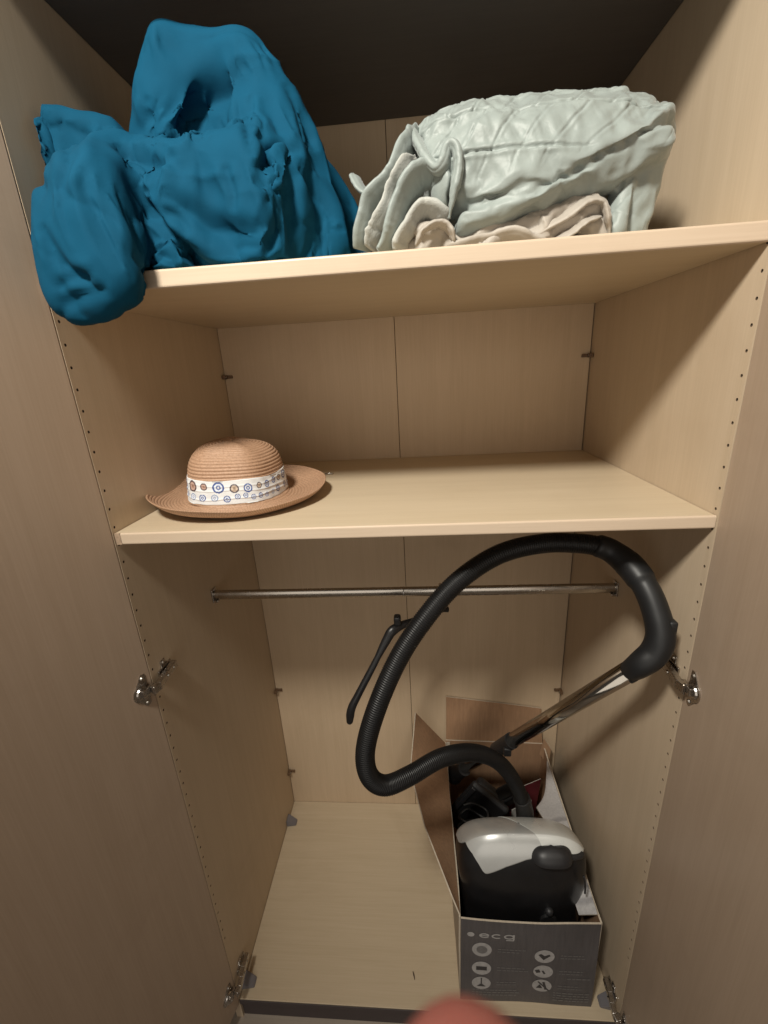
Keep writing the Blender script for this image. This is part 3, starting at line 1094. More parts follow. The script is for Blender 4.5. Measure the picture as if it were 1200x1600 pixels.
def phi_seam(th):
    """latitude of the joint between black body and painted cover."""
    lo_, hi_ = 0.02, PHT - 0.05
    back = min(1.0, max(0.0, (math.sin(th) + 0.25) / 0.5))
    for _ in range(40):
        m_ = 0.5 * (lo_ + hi_)
        p_ = vsurf(th, m_)
        zs = p_.z + 0.80 * max(0, p_.y - 0.120) * max(0, abs(math.sin(m_)) ** 0.5)
        if zs > seam(p_.x) * (1 - back) + (-0.925) * back:
            hi_ = m_
        else:
            lo_ = m_
    return 0.5 * (lo_ + hi_)


TH = [2 * math.pi * i / NT for i in range(NT)]
PS = [phi_seam(t_) for t_ in TH]


def vgrid(cols, f0, f1, closed, off):
    V, F = [], []
    for j in range(NP_ + 1):
        for i in cols:
            ph = f0(i) + (f1(i) - f0(i)) * j / NP_
            p_ = vsurf(TH[i % NT], ph)
            if off:
                n_ = Vector(((p_.x - VC.x) / VA.x ** 2, (p_.y - VC.y) / VA.y ** 2, (p_.z - VC.z) / VA.z ** 2)).normalized()
                p_ = p_ + n_ * off
            V.append(p_)
    k = len(cols)
    for j in range(NP_):
        for i in range(k if closed else k - 1):
            F.append((j * k + i, j * k + (i + 1) % k, (j + 1) * k + (i + 1) % k, (j + 1) * k + i))
    return V, F


V, F = vgrid(list(range(NT)), lambda i: -PHT, lambda i: PS[i % NT] + 0.03, True, 0)
F.append(tuple(range(NT))[::-1])
adopt(vac, mesh_obj('body', V, F, M_BLACK, smooth=True))
i0, i1 = int(NT * 278 / 360), int(NT * (360 + 98) / 360)
for nm, mt, cols, off in (('cover', M_SILVER, list(range(i1 - NT, i0 + 1)), 0.0030), ('cover_panel', M_WHITE, list(range(i0, i1 + 1)), 0.0042)):
    V, F = vgrid(cols, lambda i: PS[i % NT], lambda i: math.pi / 2 - 0.002, False, off)
    # turned-in rim all round
    k = len(cols)
    rim = list(range(k)) + [j * k + k - 1 for j in range(1, NP_ + 1)]
    rim = [j * k for j in range(NP_, 0, -1)] + rim
    F.append(tuple(NP_ * k + q_ for q_ in range(k)))
    n0 = len(V)
    for q_ in rim:
        V.append(V[q_] + (VC - V[q_]).normalized() * 0.007)
    for q_ in range(len(rim) - 1):
        F.append((rim[q_], n0 + q_, n0 + q_ + 1, rim[q_ + 1]))
    o = mesh_obj(nm, V, F, mt, smooth=True)
    ed = o.modifiers.new('crisp', 'EDGE_SPLIT')
    ed.split_angle = math.radians(50)
    adopt(vac, o)

# carrying handle at the rear: ledge, grip dome and recess
def vpart(o):
    adopt(vac, o)
    return o


lp = []
for c_ in range(int(NT * 279 / 360), int(NT * 338 / 360)):
    p_ = vsurf(TH[c_], PS[c_] - 0.004)
    n_ = Vector(((p_.x - VC.x) / VA.x ** 2, (p_.y - VC.y) / VA.y ** 2, (p_.z - VC.z) / VA.z ** 2)).normalized()
    lp.append(tuple(p_ + n_ * 0.0035))
lp = np.array(lp)
vpart(mesh_obj('latch_ledge', *sweep(lp, np.interp(np.linspace(0, 1, len(lp)), [0, 0.08, 0.92, 1], [0.002, 0.0065, 0.0065, 0.002]), 14), M_DKGREY, smooth=True))
# dome of the dark grey latch on the pale panel
V, F = [], []
na, nb = 28, 10
for j in range(nb + 1):
    for i in range(na):
        a, b_ = 2 * math.pi * i / na, (math.pi / 2) * j / nb
        V.append((0.800 + 0.050 * math.copysign(abs(math.cos(a)) ** 0.6, math.cos(a)) * math.cos(b_) ** 0.6, 0.100 + 0.036 * math.sin(a) * math.cos(b_), -0.884 + 0.028 * math.sin(b_) - 0.10 * 0.036 * math.sin(a)))
for j in range(nb):
    for i in range(na):
        F.append((j * na + i, j * na + (i + 1) % na, (j + 1) * na + (i + 1) % na, (j + 1) * na + i))
vpart(mesh_obj('latch', V, F, M_DKGREY, smooth=True))
# glossy rib beside the recess, round castor knob low on the face
pth = catmull([(0.868, 0.067, -0.905), (0.874, 0.067, -0.935), (0.876, 0.068, -0.965)], 0.003)[0]
vpart(mesh_obj('rib', *sweep(pth, [0.0022] * len(pth), 10), M_DKGREY, smooth=True))
kp = at(858, 1424, 0.062)
b = bmesh.new()
bmesh.ops.create_uvsphere(b, u_segments=20, v_segments=12, radius=0.010)
bmesh.ops.transform(b, matrix=Matrix.Translation((kp.x, 0.062, kp.z)), verts=b.verts[:])
vpart(bm_obj('knob', b, M_DKGREY, smooth=True))
b = bmesh.new()
add_cyl(b, (kp.x, 0.058, kp.z - 0.034), (kp.x, 0.080, kp.z - 0.034), 0.020, 24)
vpart(bm_obj('castor', b, M_BLACKM))
# hose
hp = [at(822, 1312, 0.244), at(820, 1270, 0.238), at(806, 1226, 0.212), at(778, 1190, 0.175), at(738, 1176, 0.125), at(690, 1184, 0.07),
      at(640, 1212, 0.02), at(602, 1227, -0.01), at(577, 1212, -0.02), at(571, 1172, -0.015), at(588, 1108, 0.0), at(622, 1030, 0.03),
      at(664, 966, 0.055), at(716, 908, 0.085), at(780, 866, 0.11), at(850, 849, 0.125), at(915, 850, 0.122), at(950, 858, 0.115)]
path, t = catmull([tuple(p) for p in hp], 0.00105)
pitch = 0.0042
rad = 0.0183 + 0.0008 * (np.sin(2 * math.pi * t / pitch))
V, F = sweep(path, rad, 18)
vpart(mesh_obj('hose', V, F, M_HOSE, smooth=True))
# end collar that plugs into the body
c0, t0 = catmull([tuple(at(824, 1345, 0.232)), tuple(hp[0]), tuple(hp[1]), tuple(at(815, 1246, 0.228))], 0.002)
V, F = sweep(c0, np.interp(t0 / t0[-1], [0, 0.3, 0.75, 0.8, 1], [0.027, 0.025, 0.0235, 0.0222, 0.0222]), 24)
vpart(mesh_obj('hose_connector', V, F, M_BLACKM, smooth=True))
# bent hand grip
gp = [at(930, 851, 0.119), at(955, 861, 0.113), at(985, 885, 0.088), at(1010, 920, 0.055), at(1026, 960, 0.028), at(1032, 995, 0.010), at(1022, 1020, 0.004), at(1001, 1038, 0.004), at(984, 1049, 0.018)]
gpath, gt = catmull([tuple(p) for p in gp], 0.003)
g = gt / gt[-1]
gr = np.interp(g, [0, 0.015, 0.12, 0.20, 0.225, 0.34, 0.37, 0.55, 0.72, 0.85, 0.97, 1], [0.020, 0.0235, 0.0245, 0.0265, 0.0275, 0.0268, 0.0235, 0.0240, 0.0255, 0.0245, 0.0205, 0.0195])
V, F = sweep(gpath, gr * 0.90, 26)
vpart(mesh_obj('grip', V, F, plain('grip_plastic', (0.011, 0.0115, 0.0125), 0.45, spec=0.4, bump=0.08, bscale=700, var=0.1), smooth=True))
sp = at(1053, 978, 0.010)
b = bmesh.new()
add_box(b, (sp.x - 0.012, sp.y - 0.010, sp.z - 0.020), (sp.x + 0.002, sp.y + 0.010, sp.z + 0.012), 0.004, 3)
vpart(bm_obj('suction_slider', b, M_BLACKM, smooth=True))
# telescopic tube
Ta, Tb = at(1006, 1035, 0.004), at(722, 1203, 0.42)
Ta, Tb = Vector(Ta), Vector(Tb)
dv = (Tb - Ta)
M_TUBE = plain('polished_steel_tube', (0.50, 0.47, 0.42), 0.12, 1.0, var=0.06, varscale=30)
b = bmesh.new()
add_cyl(b, Ta, Ta + dv * 0.60, 0.0172, 28)
vpart(bm_obj('upper_tube', b, M_TUBE, smooth=True))
b = bmesh.new()
add_cyl(b, Ta + dv * 0.56, Tb, 0.0145, 28)
vpart(bm_obj('lower_tube', b, M_TUBE, smooth=True))
b = bmesh.new()
add_cyl(b, Ta + dv * 0.585, Ta + dv * 0.70, 0.0198, 24, 0.0180)
vpart(bm_obj('tube_lock', b, M_BLACKM))
b = bmesh.new()
mid = Ta + dv * 0.63
add_box(b, (mid.x - 0.010, mid.y - 0.030, mid.z - 0.012), (mid.x + 0.010, mid.y - 0.014, mid.z + 0.014), 0.004, 3)
vpart(bm_obj('lock_button', b, M_BLACKM))
b = bmesh.new()
k = Ta + dv * 0.035 - Vector((0, 0.016, 0.006))
add_cyl(b, k, k + dv.normalized() * 0.014, 0.0045, 10)
vpart(bm_obj('snap_pin', b, M_BLACKM))
# floor nozzle on the tube end
nz = empty('floor_nozzle', (Tb.x, Tb.y, ZF + 0.006), 'black floor nozzle in the box at the lower end of the steel tube', 'vacuum nozzle')


def npart(o):
    adopt(nz, o)
    return o


b = bmesh.new()
e1 = Tb + dv.normalized() * 0.075
add_cyl(b, Tb - dv.normalized() * 0.022, e1, 0.021, 22, 0.023)
npart(bm_obj('neck', b, M_BLACKM))
b = bmesh.new()
bmesh.ops.create_uvsphere(b, u_segments=22, v_segments=14, radius=0.029)
bmesh.ops.transform(b, matrix=Matrix.Translation(e1), verts=b.verts[:])
npart(bm_obj('joint', b, M_BLACK, smooth=True))
rot = Matrix.Translation((0.668, 0.385, -1.105)) @ Matrix.Rotation(math.radians(28), 4, 'Y') @ Matrix.Rotation(math.radians(-24), 4, 'Z') @ Matrix.Rotation(math.radians(18), 4, 'X')
npart(box('sole', (-0.062, -0.035, -0.135), (0.062, -0.012, 0.135), M_BLACKM, bev=0.010, seg=3, mtx=rot))
npart(box('hood', (-0.050, -0.014, -0.120), (0.050, 0.022, 0.120), M_BLACK, bev=0.014, seg=4, mtx=rot))
npart(box('brush', (-0.056, -0.041, -0.128), (-0.044, -0.0355, 0.128), M_DKGREY, bev=0.002, mtx=rot))
# second small tool lying next to it, coiled mains cable, red and white leaflet
up = empty('upholstery_tool', (0.735, 0.36, ZF + 0.006), 'small angular black brush tool standing between nozzle and hose in the box', 'vacuum tool')
rot2 = Matrix.Translation((0.748, 0.365, -1.035)) @ Matrix.Rotation(math.radians(-38), 4, 'Y') @ Matrix.Rotation(math.radians(30), 4, 'X')
o = box('head', (-0.048, -0.022, -0.036), (0.048, 0.022, 0.030), M_BLACKM, bev=0.007, seg=3, mtx=rot2)
adopt(up, o)
o = box('bristle_strip', (-0.044, -0.015, 0.0305), (0.044, 0.015, 0.044), plain('black_bristles', (0.008, 0.008, 0.008), 0.9, bump=0.6, bscale=800), bev=0.002, mtx=rot2)
adopt(up, o)
b = bmesh.new()
add_cyl(b, rot2 @ Vector((0, 0, -0.034)), rot2 @ Vector((0, 0.01, -0.23)), 0.018, 20)
o = bm_obj('socket', b, M_BLACK, smooth=True)
adopt(up, o)
rr = random.Random(4)
pts = []
for i in range(34):
    a = i * 0.83
    pts.append((0.645 + 0.042 * math.cos(a) + rr.uniform(-.004, .004), 0.295 + 0.026 * math.sin(a) + rr.uniform(-.004, .004), -1.155 + 0.0045 * i + rr.uniform(-.005, .005)))
path, _ = catmull(pts, 0.005)
tag(mesh_obj('power_cable', *sweep(path, [0.0036] * len(path), 8), M_BLACKM, smooth=True), 'bunched black power cable in the box beside the silver cover', 'cable')
lf = empty('leaflet', (0.815, 0.40, ZF + 0.006), 'folded red and white leaflet standing behind the hose in the box', 'leaflet')
M_RED = plain('dark_red_print', (0.20, 0.030, 0.040), 0.5, var=0.2)
M_PAPER = plain('white_paper', (0.62, 0.60, 0.56), 0.7)
sheet('page', [(0.872, 0.455, -1.28), (0.745, 0.405, -1.28), (0.755, 0.39, -1.060), (0.880, 0.44, -1.050)], 0.0015, M_RED, M_RED, M_PAPER, lf, 8, 8, 0.004, 9)
sheet('page', [(0.770, 0.375, -1.26), (0.835, 0.400, -1.26), (0.838, 0.385, -1.075), (0.772, 0.360, -1.085)], 0.0012, M_PAPER, M_PAPER, M_PAPER, lf, 8, 8, 0.004, 10)

# ------------------------------------------------------------------ plastic hanger on the rail
hg = empty('clothes_hanger', tuple(at(688, 938, RY)), 'black plastic clothes hanger hooked on the rail behind the hose', 'hanger')
pa = [at(546, 1131, 0.150), at(549, 1108, 0.152), at(560, 1085, 0.160), at(582, 1043, 0.180), at(604, 1000, 0.205), at(614, 985, 0.215), at(632, 975, 0.232), at(652, 967, 0.250), at(676, 953, 0.268), at(700, 952, 0.285)]
path, tt = catmull([tuple(p) for p in pa], 0.003)
u = tt / tt[-1]
V, F = sweep(path, np.interp(u, [0, 0.01, 0.06, 0.12, 0.2, 0.45, 0.55, 0.62, 0.68, 0.75, 1], [0.004, 0.0075, 0.0098, 0.0095, 0.0085, 0.0075, 0.0105, 0.0120, 0.0095, 0.0070, 0.0070]), 16, 0.72, up=(1, 0, 0))
adopt(hg, mesh_obj('arm', V, F, M_BLACK, smooth=True))
k = at(620, 966, 0.222)
adopt(hg, box('shoulder', (k.x - 0.007, k.y - 0.010, k.z - 0.016), (k.x + 0.009, k.y + 0.012, k.z + 0.006), M_BLACKM, bev=0.005, seg=3))
hx = path[-8][0]
hk = [path[-2], (hx + 0.004, RY + 0.020, RZ - 0.010), (hx, RY + 0.017, RZ + 0.006), (hx, RY, RZ + 0.0165), (hx, RY - 0.014, RZ + 0.004)]
path2, _ = catmull([tuple(p) for p in hk], 0.002)
adopt(hg, mesh_obj('hook', *sweep(path2, [0.0032] * len(path2), 10), M_NICKEL, smooth=True))

# ------------------------------------------------------------------ soft things: distance fields, meshed and wrinkled
def seg_d(P, a, b, ra, rb):
    a, b = np.array(a, float), np.array(b, float)
    ab = b - a
    h = np.clip(((P - a) @ ab) / (ab @ ab), 0, 1)
    return np.linalg.norm(P - a - h[..., None] * ab, axis=-1) - (ra + (rb - ra) * h)


def ell_d(P, c, r):
    q = (P - np.array(c, float)) / np.array(r, float)
    k0 = np.linalg.norm(q, axis=-1)
    k1 = np.linalg.norm(q / np.array(r, float), axis=-1) + 1e-9
    return k0 * (k0 - 1) / k1


def smin(a, b, k):
    h = np.clip(0.5 + 0.5 * (b - a) / k, 0, 1)
    return b * (1 - h) + a * h - k * h * (1 - h)


def smax(a, b, k):
    return -smin(-a, -b, k)


def surface_nets(f, lo, hi, h):
    lo, hi = np.array(lo, float), np.array(hi, float)
    n = np.ceil((hi - lo) / h).astype(int) + 1
    ax = [lo[d] + h * np.arange(n[d]) for d in range(3)]
    X = np.stack(np.meshgrid(*ax, indexing='ij'), -1)
    v = np.empty(n)
    for i in range(0, n[0], 16):
        v[i:i + 16] = f(X[i:i + 16])
    s = v < 0
    cs = np.zeros(n - 1, int)
    acc = np.zeros((*(n - 1), 3))
    cnt = np.zeros(n - 1)
    corner = [(a, b, c) for a in (0, 1) for b in (0, 1) for c in (0, 1)]
    sl = lambda c: tuple(slice(c[d], n[d] - 1 + c[d]) for d in range(3))
    for c in corner:
        cs += s[sl(c)]
    act = (cs > 0) & (cs < 8)
    for c1 in corner:
        for d in range(3):
            if c1[d] == 0:
                c2 = tuple(c1[k] + (k == d) for k in range(3))
                a, b = v[sl(c1)], v[sl(c2)]
                m = ((a < 0) != (b < 0)) & act
                t = np.where(m, a / np.where(np.abs(a - b) < 1e-12, 1, a - b), 0)
                for k in range(3):
                    acc[..., k] += np.where(m, c1[k] + (t if k == d else 0), 0)
                cnt += m
    idx = -np.ones(n - 1, int)
    ii = np.argwhere(act)
    idx[act] = np.arange(len(ii))
    V = lo + h * (ii + acc[act] / cnt[act][:, None])
    F = []
    for d in range(3):
        e1, e2 = [(1, 2), (2, 0), (0, 1)][d]
        g = [slice(1, n[k] - 1) for k in range(3)]
        g[d] = slice(0, n[d] - 1)
        g2 = list(g)
        g2[d] = slice(1, n[d])
        a, b = s[tuple(g)], s[tuple(g2)]
        w = np.argwhere(a != b)
        off = np.array([1, 1, 1])
        off[d] = 0
        w = w + off
        o1, o2 = np.zeros(3, int), np.zeros(3, int)
        o1[e1], o2[e2] = 1, 1
        q = np.stack([idx[tuple((w - o1 - o2).T)], idx[tuple((w - o2).T)], idx[tuple(w.T)], idx[tuple((w - o1).T)]], 1)
        fl = s[tuple((w).T)]
        q[~fl] = q[~fl][:, ::-1]
        F.append(q)
    F = np.concatenate(F)
    F = F[(F >= 0).all(1)]
    return V, F, v, lo, h


def subdivide(V, F, level):
    """Catmull-Clark subdivided vertices and faces."""
    me = bpy.data.meshes.new('tmp')
    me.from_pydata([tuple(p) for p in V], [], [tuple(int(i) for i in f) for f in F])
    o = bpy.data.objects.new('tmp', me)
    C.objects.link(o)
    sm = o.modifiers.new('s', 'SUBSURF')
    sm.levels = sm.render_levels = level
    dg = bpy.context.evaluated_depsgraph_get()
    ev = o.evaluated_get(dg)
    m2 = ev.to_mesh()
    X = np.empty(len(m2.vertices) * 3)
    m2.vertices.foreach_get('co', X)
    Q = np.empty(len(m2.loops), int)
    m2.loops.foreach_get('vertex_index', Q)
    NN = np.empty(len(m2.vertices) * 3)
    m2.vertices.foreach_get('normal', NN)
    ev.to_mesh_clear()
    bpy.data.objects.remove(o)
    bpy.data.meshes.remove(me)
    return X.reshape(-1, 3), Q.reshape(-1, 4), NN.reshape(-1, 3)


def creases(X, NN, n_, lines=(), seed=1, ln=(0.05, 0.14), wd=(0.006, 0.012), ht=(0.002, 0.006), pick=None):
    """pinch sharp creases into the cloth: the given ones (pixel polylines found on the surface) and n_ scattered ones."""
    rg = np.random.default_rng(seed)
    out = np.zeros(len(X))
    d = X - np.array(CAM)
    zz = d @ np.array(CF)
    sx = 600 + FPX * (d @ np.array(CR)) / zz
    sy = 800 - FPX * (d @ np.array(CU)) / zz
    face = (NN * d).sum(1) < 0

    def hit(px, py):
        q_ = (sx - px) ** 2 + (sy - py) ** 2 + np.where(face, 0, 1e9)
        k = np.argsort(q_)[:25]
        k = k[q_[k] < max(40, q_[k[0]] + 1)]
        return X[k[zz[k].argmin()]]
    for pts, w, hv, hr in lines:
        P3, _ = catmull([tuple(hit(*p)) for p in pts], 0.004)
        sel = np.where(((X > P3.min(0) - 5 * w) & (X < P3.max(0) + 5 * w)).all(1))[0]
        Q = X[sel]
        d2 = np.full(len(sel), 1e9)
        kk = np.zeros(len(sel), int)
        for i, p in enumerate(P3):
            t_ = ((Q - p) ** 2).sum(1)
            m = t_ < d2
            d2[m] = t_[m]
            kk[m] = i
        T = np.gradient(P3, axis=0)
        T /= np.linalg.norm(T, axis=1)[:, None] + 1e-9
        b_ = np.cross(NN[sel], T[kk])
        s = np.sign(((Q - P3[kk]) * b_).sum(1)) * np.sqrt(d2)
        u = kk / max(1, len(P3) - 1)
        fade = np.clip(np.minimum(u, 1 - u) / 0.2, 0, 1) ** 0.6
        out[sel] += fade * (-hv * np.exp(-np.abs(s) / w) + hr * np.exp(-((s - 1.7 * w) / w) ** 2) + 0.6 * hr * np.exp(-((s + 1.9 * w) / w) ** 2))
    vis = np.where(face if pick is None else face & pick(X))[0]
    for _ in range(n_):
        k = rg.choice(vis)
        n0 = NN[k]
        t = np.cross(n0, rg.normal(size=3))
        t /= np.linalg.norm(t) + 1e-9
        b_ = np.cross(n0, t)
        l = rg.uniform(*ln)
        w = rg.uniform(*wd)
        h = rg.uniform(*ht) * rg.choice((-1, -1, 1))
        r_ = X - X[k]
        a = r_ @ t
        s = r_ @ b_ + rg.normal() * 3.0 * a * a + 0.004 * np.sin(a * 60 + rg.uniform(0, 6))
        m = np.clip(1 - (a / (0.5 * l)) ** 2, 0, 1) * (np.abs(r_ @ n0) < 0.03) * np.clip((NN @ n0 - 0.2) / 0.4, 0, 1)
        out += m * h * np.exp(-np.abs(s) / w)
    return X + NN * out[:, None]


def planes(X, F, T, n_norm, n_vert):
    """flatten soft lumps into taut planes that meet in crisp folds (feature preserving filter on face normals)."""
    nf = len(F)
    he = np.concatenate([F[:, [0, 1]], F[:, [1, 2]], F[:, [2, 3]], F[:, [3, 0]]])
    fi = np.tile(np.arange(nf), 4)
    key = np.sort(he, 1)
    key = key[:, 0] * (len(X) + 1) + key[:, 1]
    o_ = np.argsort(key, kind='stable')
    k_, f_ = key[o_], fi[o_]
    m = k_[1:] == k_[:-1]
    A, B = f_[:-1][m], f_[1:][m]

    def fn(X):
        t_ = X[F]
        n_ = np.cross(t_[:, 2] - t_[:, 0], t_[:, 3] - t_[:, 1])
        return n_ / (np.linalg.norm(n_, axis=1)[:, None] + 1e-12)
    n_ = fn(X)
    for _ in range(n_norm):
        w = np.clip((n_[A] * n_[B]).sum(1) - T, 0, None) ** 2
        acc = n_ * 0.12
        for k in range(3):
            acc[:, k] += np.bincount(A, w * n_[B, k], nf) + np.bincount(B, w * n_[A, k], nf)
        n_ = acc / (np.linalg.norm(acc, axis=1)[:, None] + 1e-12)
    idx = F.ravel()
    cnt = np.bincount(idx, minlength=len(X)).astype(float)
    for _ in range(n_vert):
        c_ = X[F].mean(1)
        r_ = np.repeat(c_, 4, 0) - X[idx]
        nn = np.repeat(n_, 4, 0)
        d = nn * (nn * r_).sum(1)[:, None]
        X = X + np.stack([np.bincount(idx, d[:, k], len(X)) for k in range(3)], 1) / cnt[:, None]
    return X


def cloth_mat(name, col, rough=0.7, weave=900, var=0.06, sheen=0.15, spec=0.3, wr=0.0, wscale=40):
    m, N, L, b = new_mat(name)
    tc = N.new('ShaderNodeTexCoord')
    n = N.new('ShaderNodeTexNoise')
    n.inputs['Scale'].default_value = 14
    n.inputs['Detail'].default_value = 5
    r = N.new('ShaderNodeValToRGB')
    r.color_ramp.elements[0].position = 0.3
    r.color_ramp.elements[1].position = 0.7
    r.color_ramp.elements[0].color = (*[c * (1 - var) for c in col], 1)
    r.color_ramp.elements[1].color = (*[c * (1 + var) for c in col], 1)
    L.new(tc.outputs['Object'], n.inputs['Vector'])
    L.new(n.outputs['Fac'], r.inputs['Fac'])
    L.new(r.outputs['Color'], b.inputs['Base Color'])
    b.inputs['Roughness'].default_value = rough
    b.inputs['Specular IOR Level'].default_value = spec
    b.inputs['Sheen Weight'].default_value = sheen
    b.inputs['Sheen Roughness'].default_value = 0.4
    w = N.new('ShaderNodeTexNoise')
    w.inputs['Scale'].default_value = weave
    w.inputs['Detail'].default_value = 1
    L.new(tc.outputs['Object'], w.inputs['Vector'])
    bp = N.new('ShaderNodeBump')
    bp.inputs['Strength'].default_value = 0.18
    bp.inputs['Distance'].default_value = 0.0004
    L.new(w.outputs['Fac'], bp.inputs['Height'])
    last = bp
    if wr:
        k = N.new('ShaderNodeTexNoise')
        k.inputs['Scale'].default_value = wscale
        k.inputs['Detail'].default_value = 3
        k.inputs['Distortion'].default_value = 2.2
        L.new(tc.outputs['Object'], k.inputs['Vector'])
        b2 = N.new('ShaderNodeBump')
        b2.inputs['Strength'].default_value = wr
        b2.inputs['Distance'].default_value = 0.005
        L.new(k.outputs['Fac'], b2.inputs['Height'])
        L.new(bp.outputs['Normal'], b2.inputs['Normal'])
        last = b2
    L.new(last.outputs['Normal'], b.inputs['Normal'])
    return m


# ------------------------------------------------------------------ blue bedding bundle
def A3(px, py, y):
    return tuple(at(px, py, y))


def blue_field(P):
    S = lambda *a: seg_d(P, *a)
    # tall fold at the back
    h1 = smin(S(A3(254, 68, 0.110), A3(234, 140, 0.105), 0.027, 0.024), S(A3(234, 140, 0.105), A3(228, 215, 0.125), 0.024, 0.030), 0.02)
    h1 = smin(h1, S(A3(262, 66, 0.125), A3(380, 92, 0.125), 0.030, 0.032), 0.02)
    h1 = smin(h1, S(A3(380, 92, 0.125), A3(432, 180, 0.125), 0.034, 0.044), 0.03)
    h1 = smin(h1, S(A3(432, 190, 0.130), A3(496, 325, 0.135), 0.042, 0.038), 0.03)
    h1 = smin(h1, S(A3(494, 325, 0.135), A3(490, 385, 0.13), 0.038, 0.040), 0.02)
    h1 = smin(h1, ell_d(P, (0.27, 0.255, 0.50), (0.16, 0.10, 0.13)), 0.04)
    h1 = smin(h1, ell_d(P, (0.215, 0.205, 0.58), (0.145, 0.070, 0.13)), 0.04)
    # belly: a swag rolled towards the front, its underside falls back to the shelf
    r1 = smin(S(A3(205, 255, 0.090), A3(295, 262, 0.052), 0.036, 0.046), S(A3(295, 262, 0.052), A3(395, 262, 0.050), 0.046, 0.048), 0.02)
    r1 = smin(r1, S(A3(395, 262, 0.050), A3(452, 245, 0.085), 0.046, 0.034), 0.02)
    r1 = smin(r1, S(A3(335, 200, 0.085), A3(395, 185, 0.10), 0.026, 0.030), 0.014)
    r1 = smin(r1, S(A3(395, 185, 0.10), A3(452, 225, 0.10), 0.028, 0.022), 0.014)
    r1 = smin(r1, S(A3(290, 335, 0.140), A3(460, 330, 0.140), 0.055, 0.055), 0.05)
    d = smin(h1, r1, 0.014)
    # lobe that hangs over the shelf edge
    l1 = smin(S(A3(188, 240, 0.060), A3(150, 305, 0.000), 0.036, 0.056), S(A3(150, 305, 0.000), A3(142, 348, -0.034), 0.054, 0.036), 0.02)
    l1 = smin(l1, S(A3(84, 318, -0.010), A3(78, 382, -0.036), 0.030, 0.026), 0.02)
    l1 = smin(l1, S(A3(88, 335, -0.038), A3(108, 378, -0.044), 0.022, 0.018), 0.012)
    l1 = smin(l1, S(A3(110, 382, -0.042), A3(155, 372, -0.038), 0.018, 0.018), 0.012)
    d = smin(d, l1, 0.006)
    # small tucked fold between lobe and swag
    d = smin(d, S(A3(262, 335, 0.045), A3(268, 390, 0.040), 0.028, 0.030), 0.010)
    # crumpled rest in the corner by the wall
    c1 = smin(S(A3(52, 178, 0.060), A3(74, 300, 0.050), 0.024, 0.032), S(A3(52, 178, 0.060), A3(172, 212, 0.09), 0.022, 0.030), 0.016)
    c1 = smin(c1, S((0.07, 0.10, 0.42), (0.07, 0.22, 0.46), 0.045, 0.06), 0.03)
    d = smin(d, c1, 0.012)
    # hollows: between back fold and swag, mouth of the roll
    d = smax(d, -S(A3(368, 124, 0.088), A3(290, 205, 0.080), 0.020, 0.036), 0.014)
    d = smax(d, -S(A3(418, 232, 0.035), A3(446, 222, 0.090), 0.008, 0.008), 0.010)
    d = smax(d, -S(A3(322, 214, 0.048), A3(348, 206, 0.085), 0.012, 0.010), 0.014)
    d = smax(d, -S(A3(190, 232, 0.03), A3(250, 258, 0.025), 0.006, 0.007), 0.010)
    d = smax(d, -S(A3(217, 280, 0.010), A3(236, 330, 0.020), 0.012, 0.012), 0.010)
    d = smax(d, 0.006 - P[..., 0], 0.01)
    d = smax(d, P[..., 2] - (ZC - 0.012), 0.01)
    d = smax(d, P[..., 1] - 0.255, 0.02)
    blk = np.maximum(-0.006 - P[..., 1], P[..., 2] - (ZS + 0.001))
    d = smax(d, -blk, 0.006)
    return d


def cloth_sim(V, F, V2, F2, frames, shrink, bendk, tight, gravity=0.5, dist=0.002, selfc=True):
    """crumple: the skin gets more cloth than the form under it needs and settles under gravity."""
    me = bpy.data.meshes.new('sim')
    me.from_pydata([tuple(p) for p in V], [], [tuple(int(i) for i in f) for f in F])
    o = bpy.data.objects.new('sim', me)
    C.objects.link(o)
    me2 = bpy.data.meshes.new('core')
    me2.from_pydata([tuple(p) for p in V2], [], [tuple(int(i) for i in f) for f in F2])
    c = bpy.data.objects.new('core', me2)
    C.objects.link(c)
    c.modifiers.new('c', 'COLLISION')
    c.collision.thickness_outer = 0.002
    c.collision.cloth_friction = 30
    m = o.modifiers.new('cl', 'CLOTH')
    st = m.settings
    st.quality = 5
    st.mass = 0.3
    st.shrink_min, st.shrink_max = shrink, 0.0
    vg = o.vertex_groups.new(name='tight')
    for i, w in enumerate(tight(V)):
        if w > 0.01:
            vg.add([i], float(w), 'REPLACE')
    st.vertex_group_shrink = 'tight'
    st.tension_stiffness = st.compression_stiffness = 20
    st.shear_stiffness = 8
    st.bending_stiffness = bendk
    st.air_damping = 4
    st.effector_weights.gravity = gravity
    cs = m.collision_settings
    cs.use_collision = True
    cs.distance_min = dist
    cs.collision_quality = 3
    cs.use_self_collision = selfc
    cs.self_distance_min = dist
    m.point_cache.frame_start, m.point_cache.frame_end = 1, frames
    scene.frame_start, scene.frame_end = 1, frames
    for f in range(1, frames + 1):
        scene.frame_set(f)
    ev = o.evaluated_get(bpy.context.evaluated_depsgraph_get())
    m2 = ev.to_mesh()
    X = np.empty(len(m2.vertices) * 3)
    m2.vertices.foreach_get('co', X)
    ev.to_mesh_clear()
    for q_ in (o, c):
        d_ = q_.data
        bpy.data.objects.remove(q_)
        bpy.data.meshes.remove(d_)
    scene.frame_set(1)
    return X.reshape(-1, 3)


def add_block(V2, F2, lo, hi):
    k = len(V2)
    c = np.array([(x, y, z) for x in (lo[0], hi[0]) for y in (lo[1], hi[1]) for z in (lo[2], hi[2])])
    q_ = np.array([(0, 1, 3, 2), (4, 6, 7, 5), (0, 4, 5, 1), (2, 3, 7, 6), (0, 2, 6, 4), (1, 5, 7, 3)])
    return np.concatenate([V2, c]), np.concatenate([F2, q_ + k])


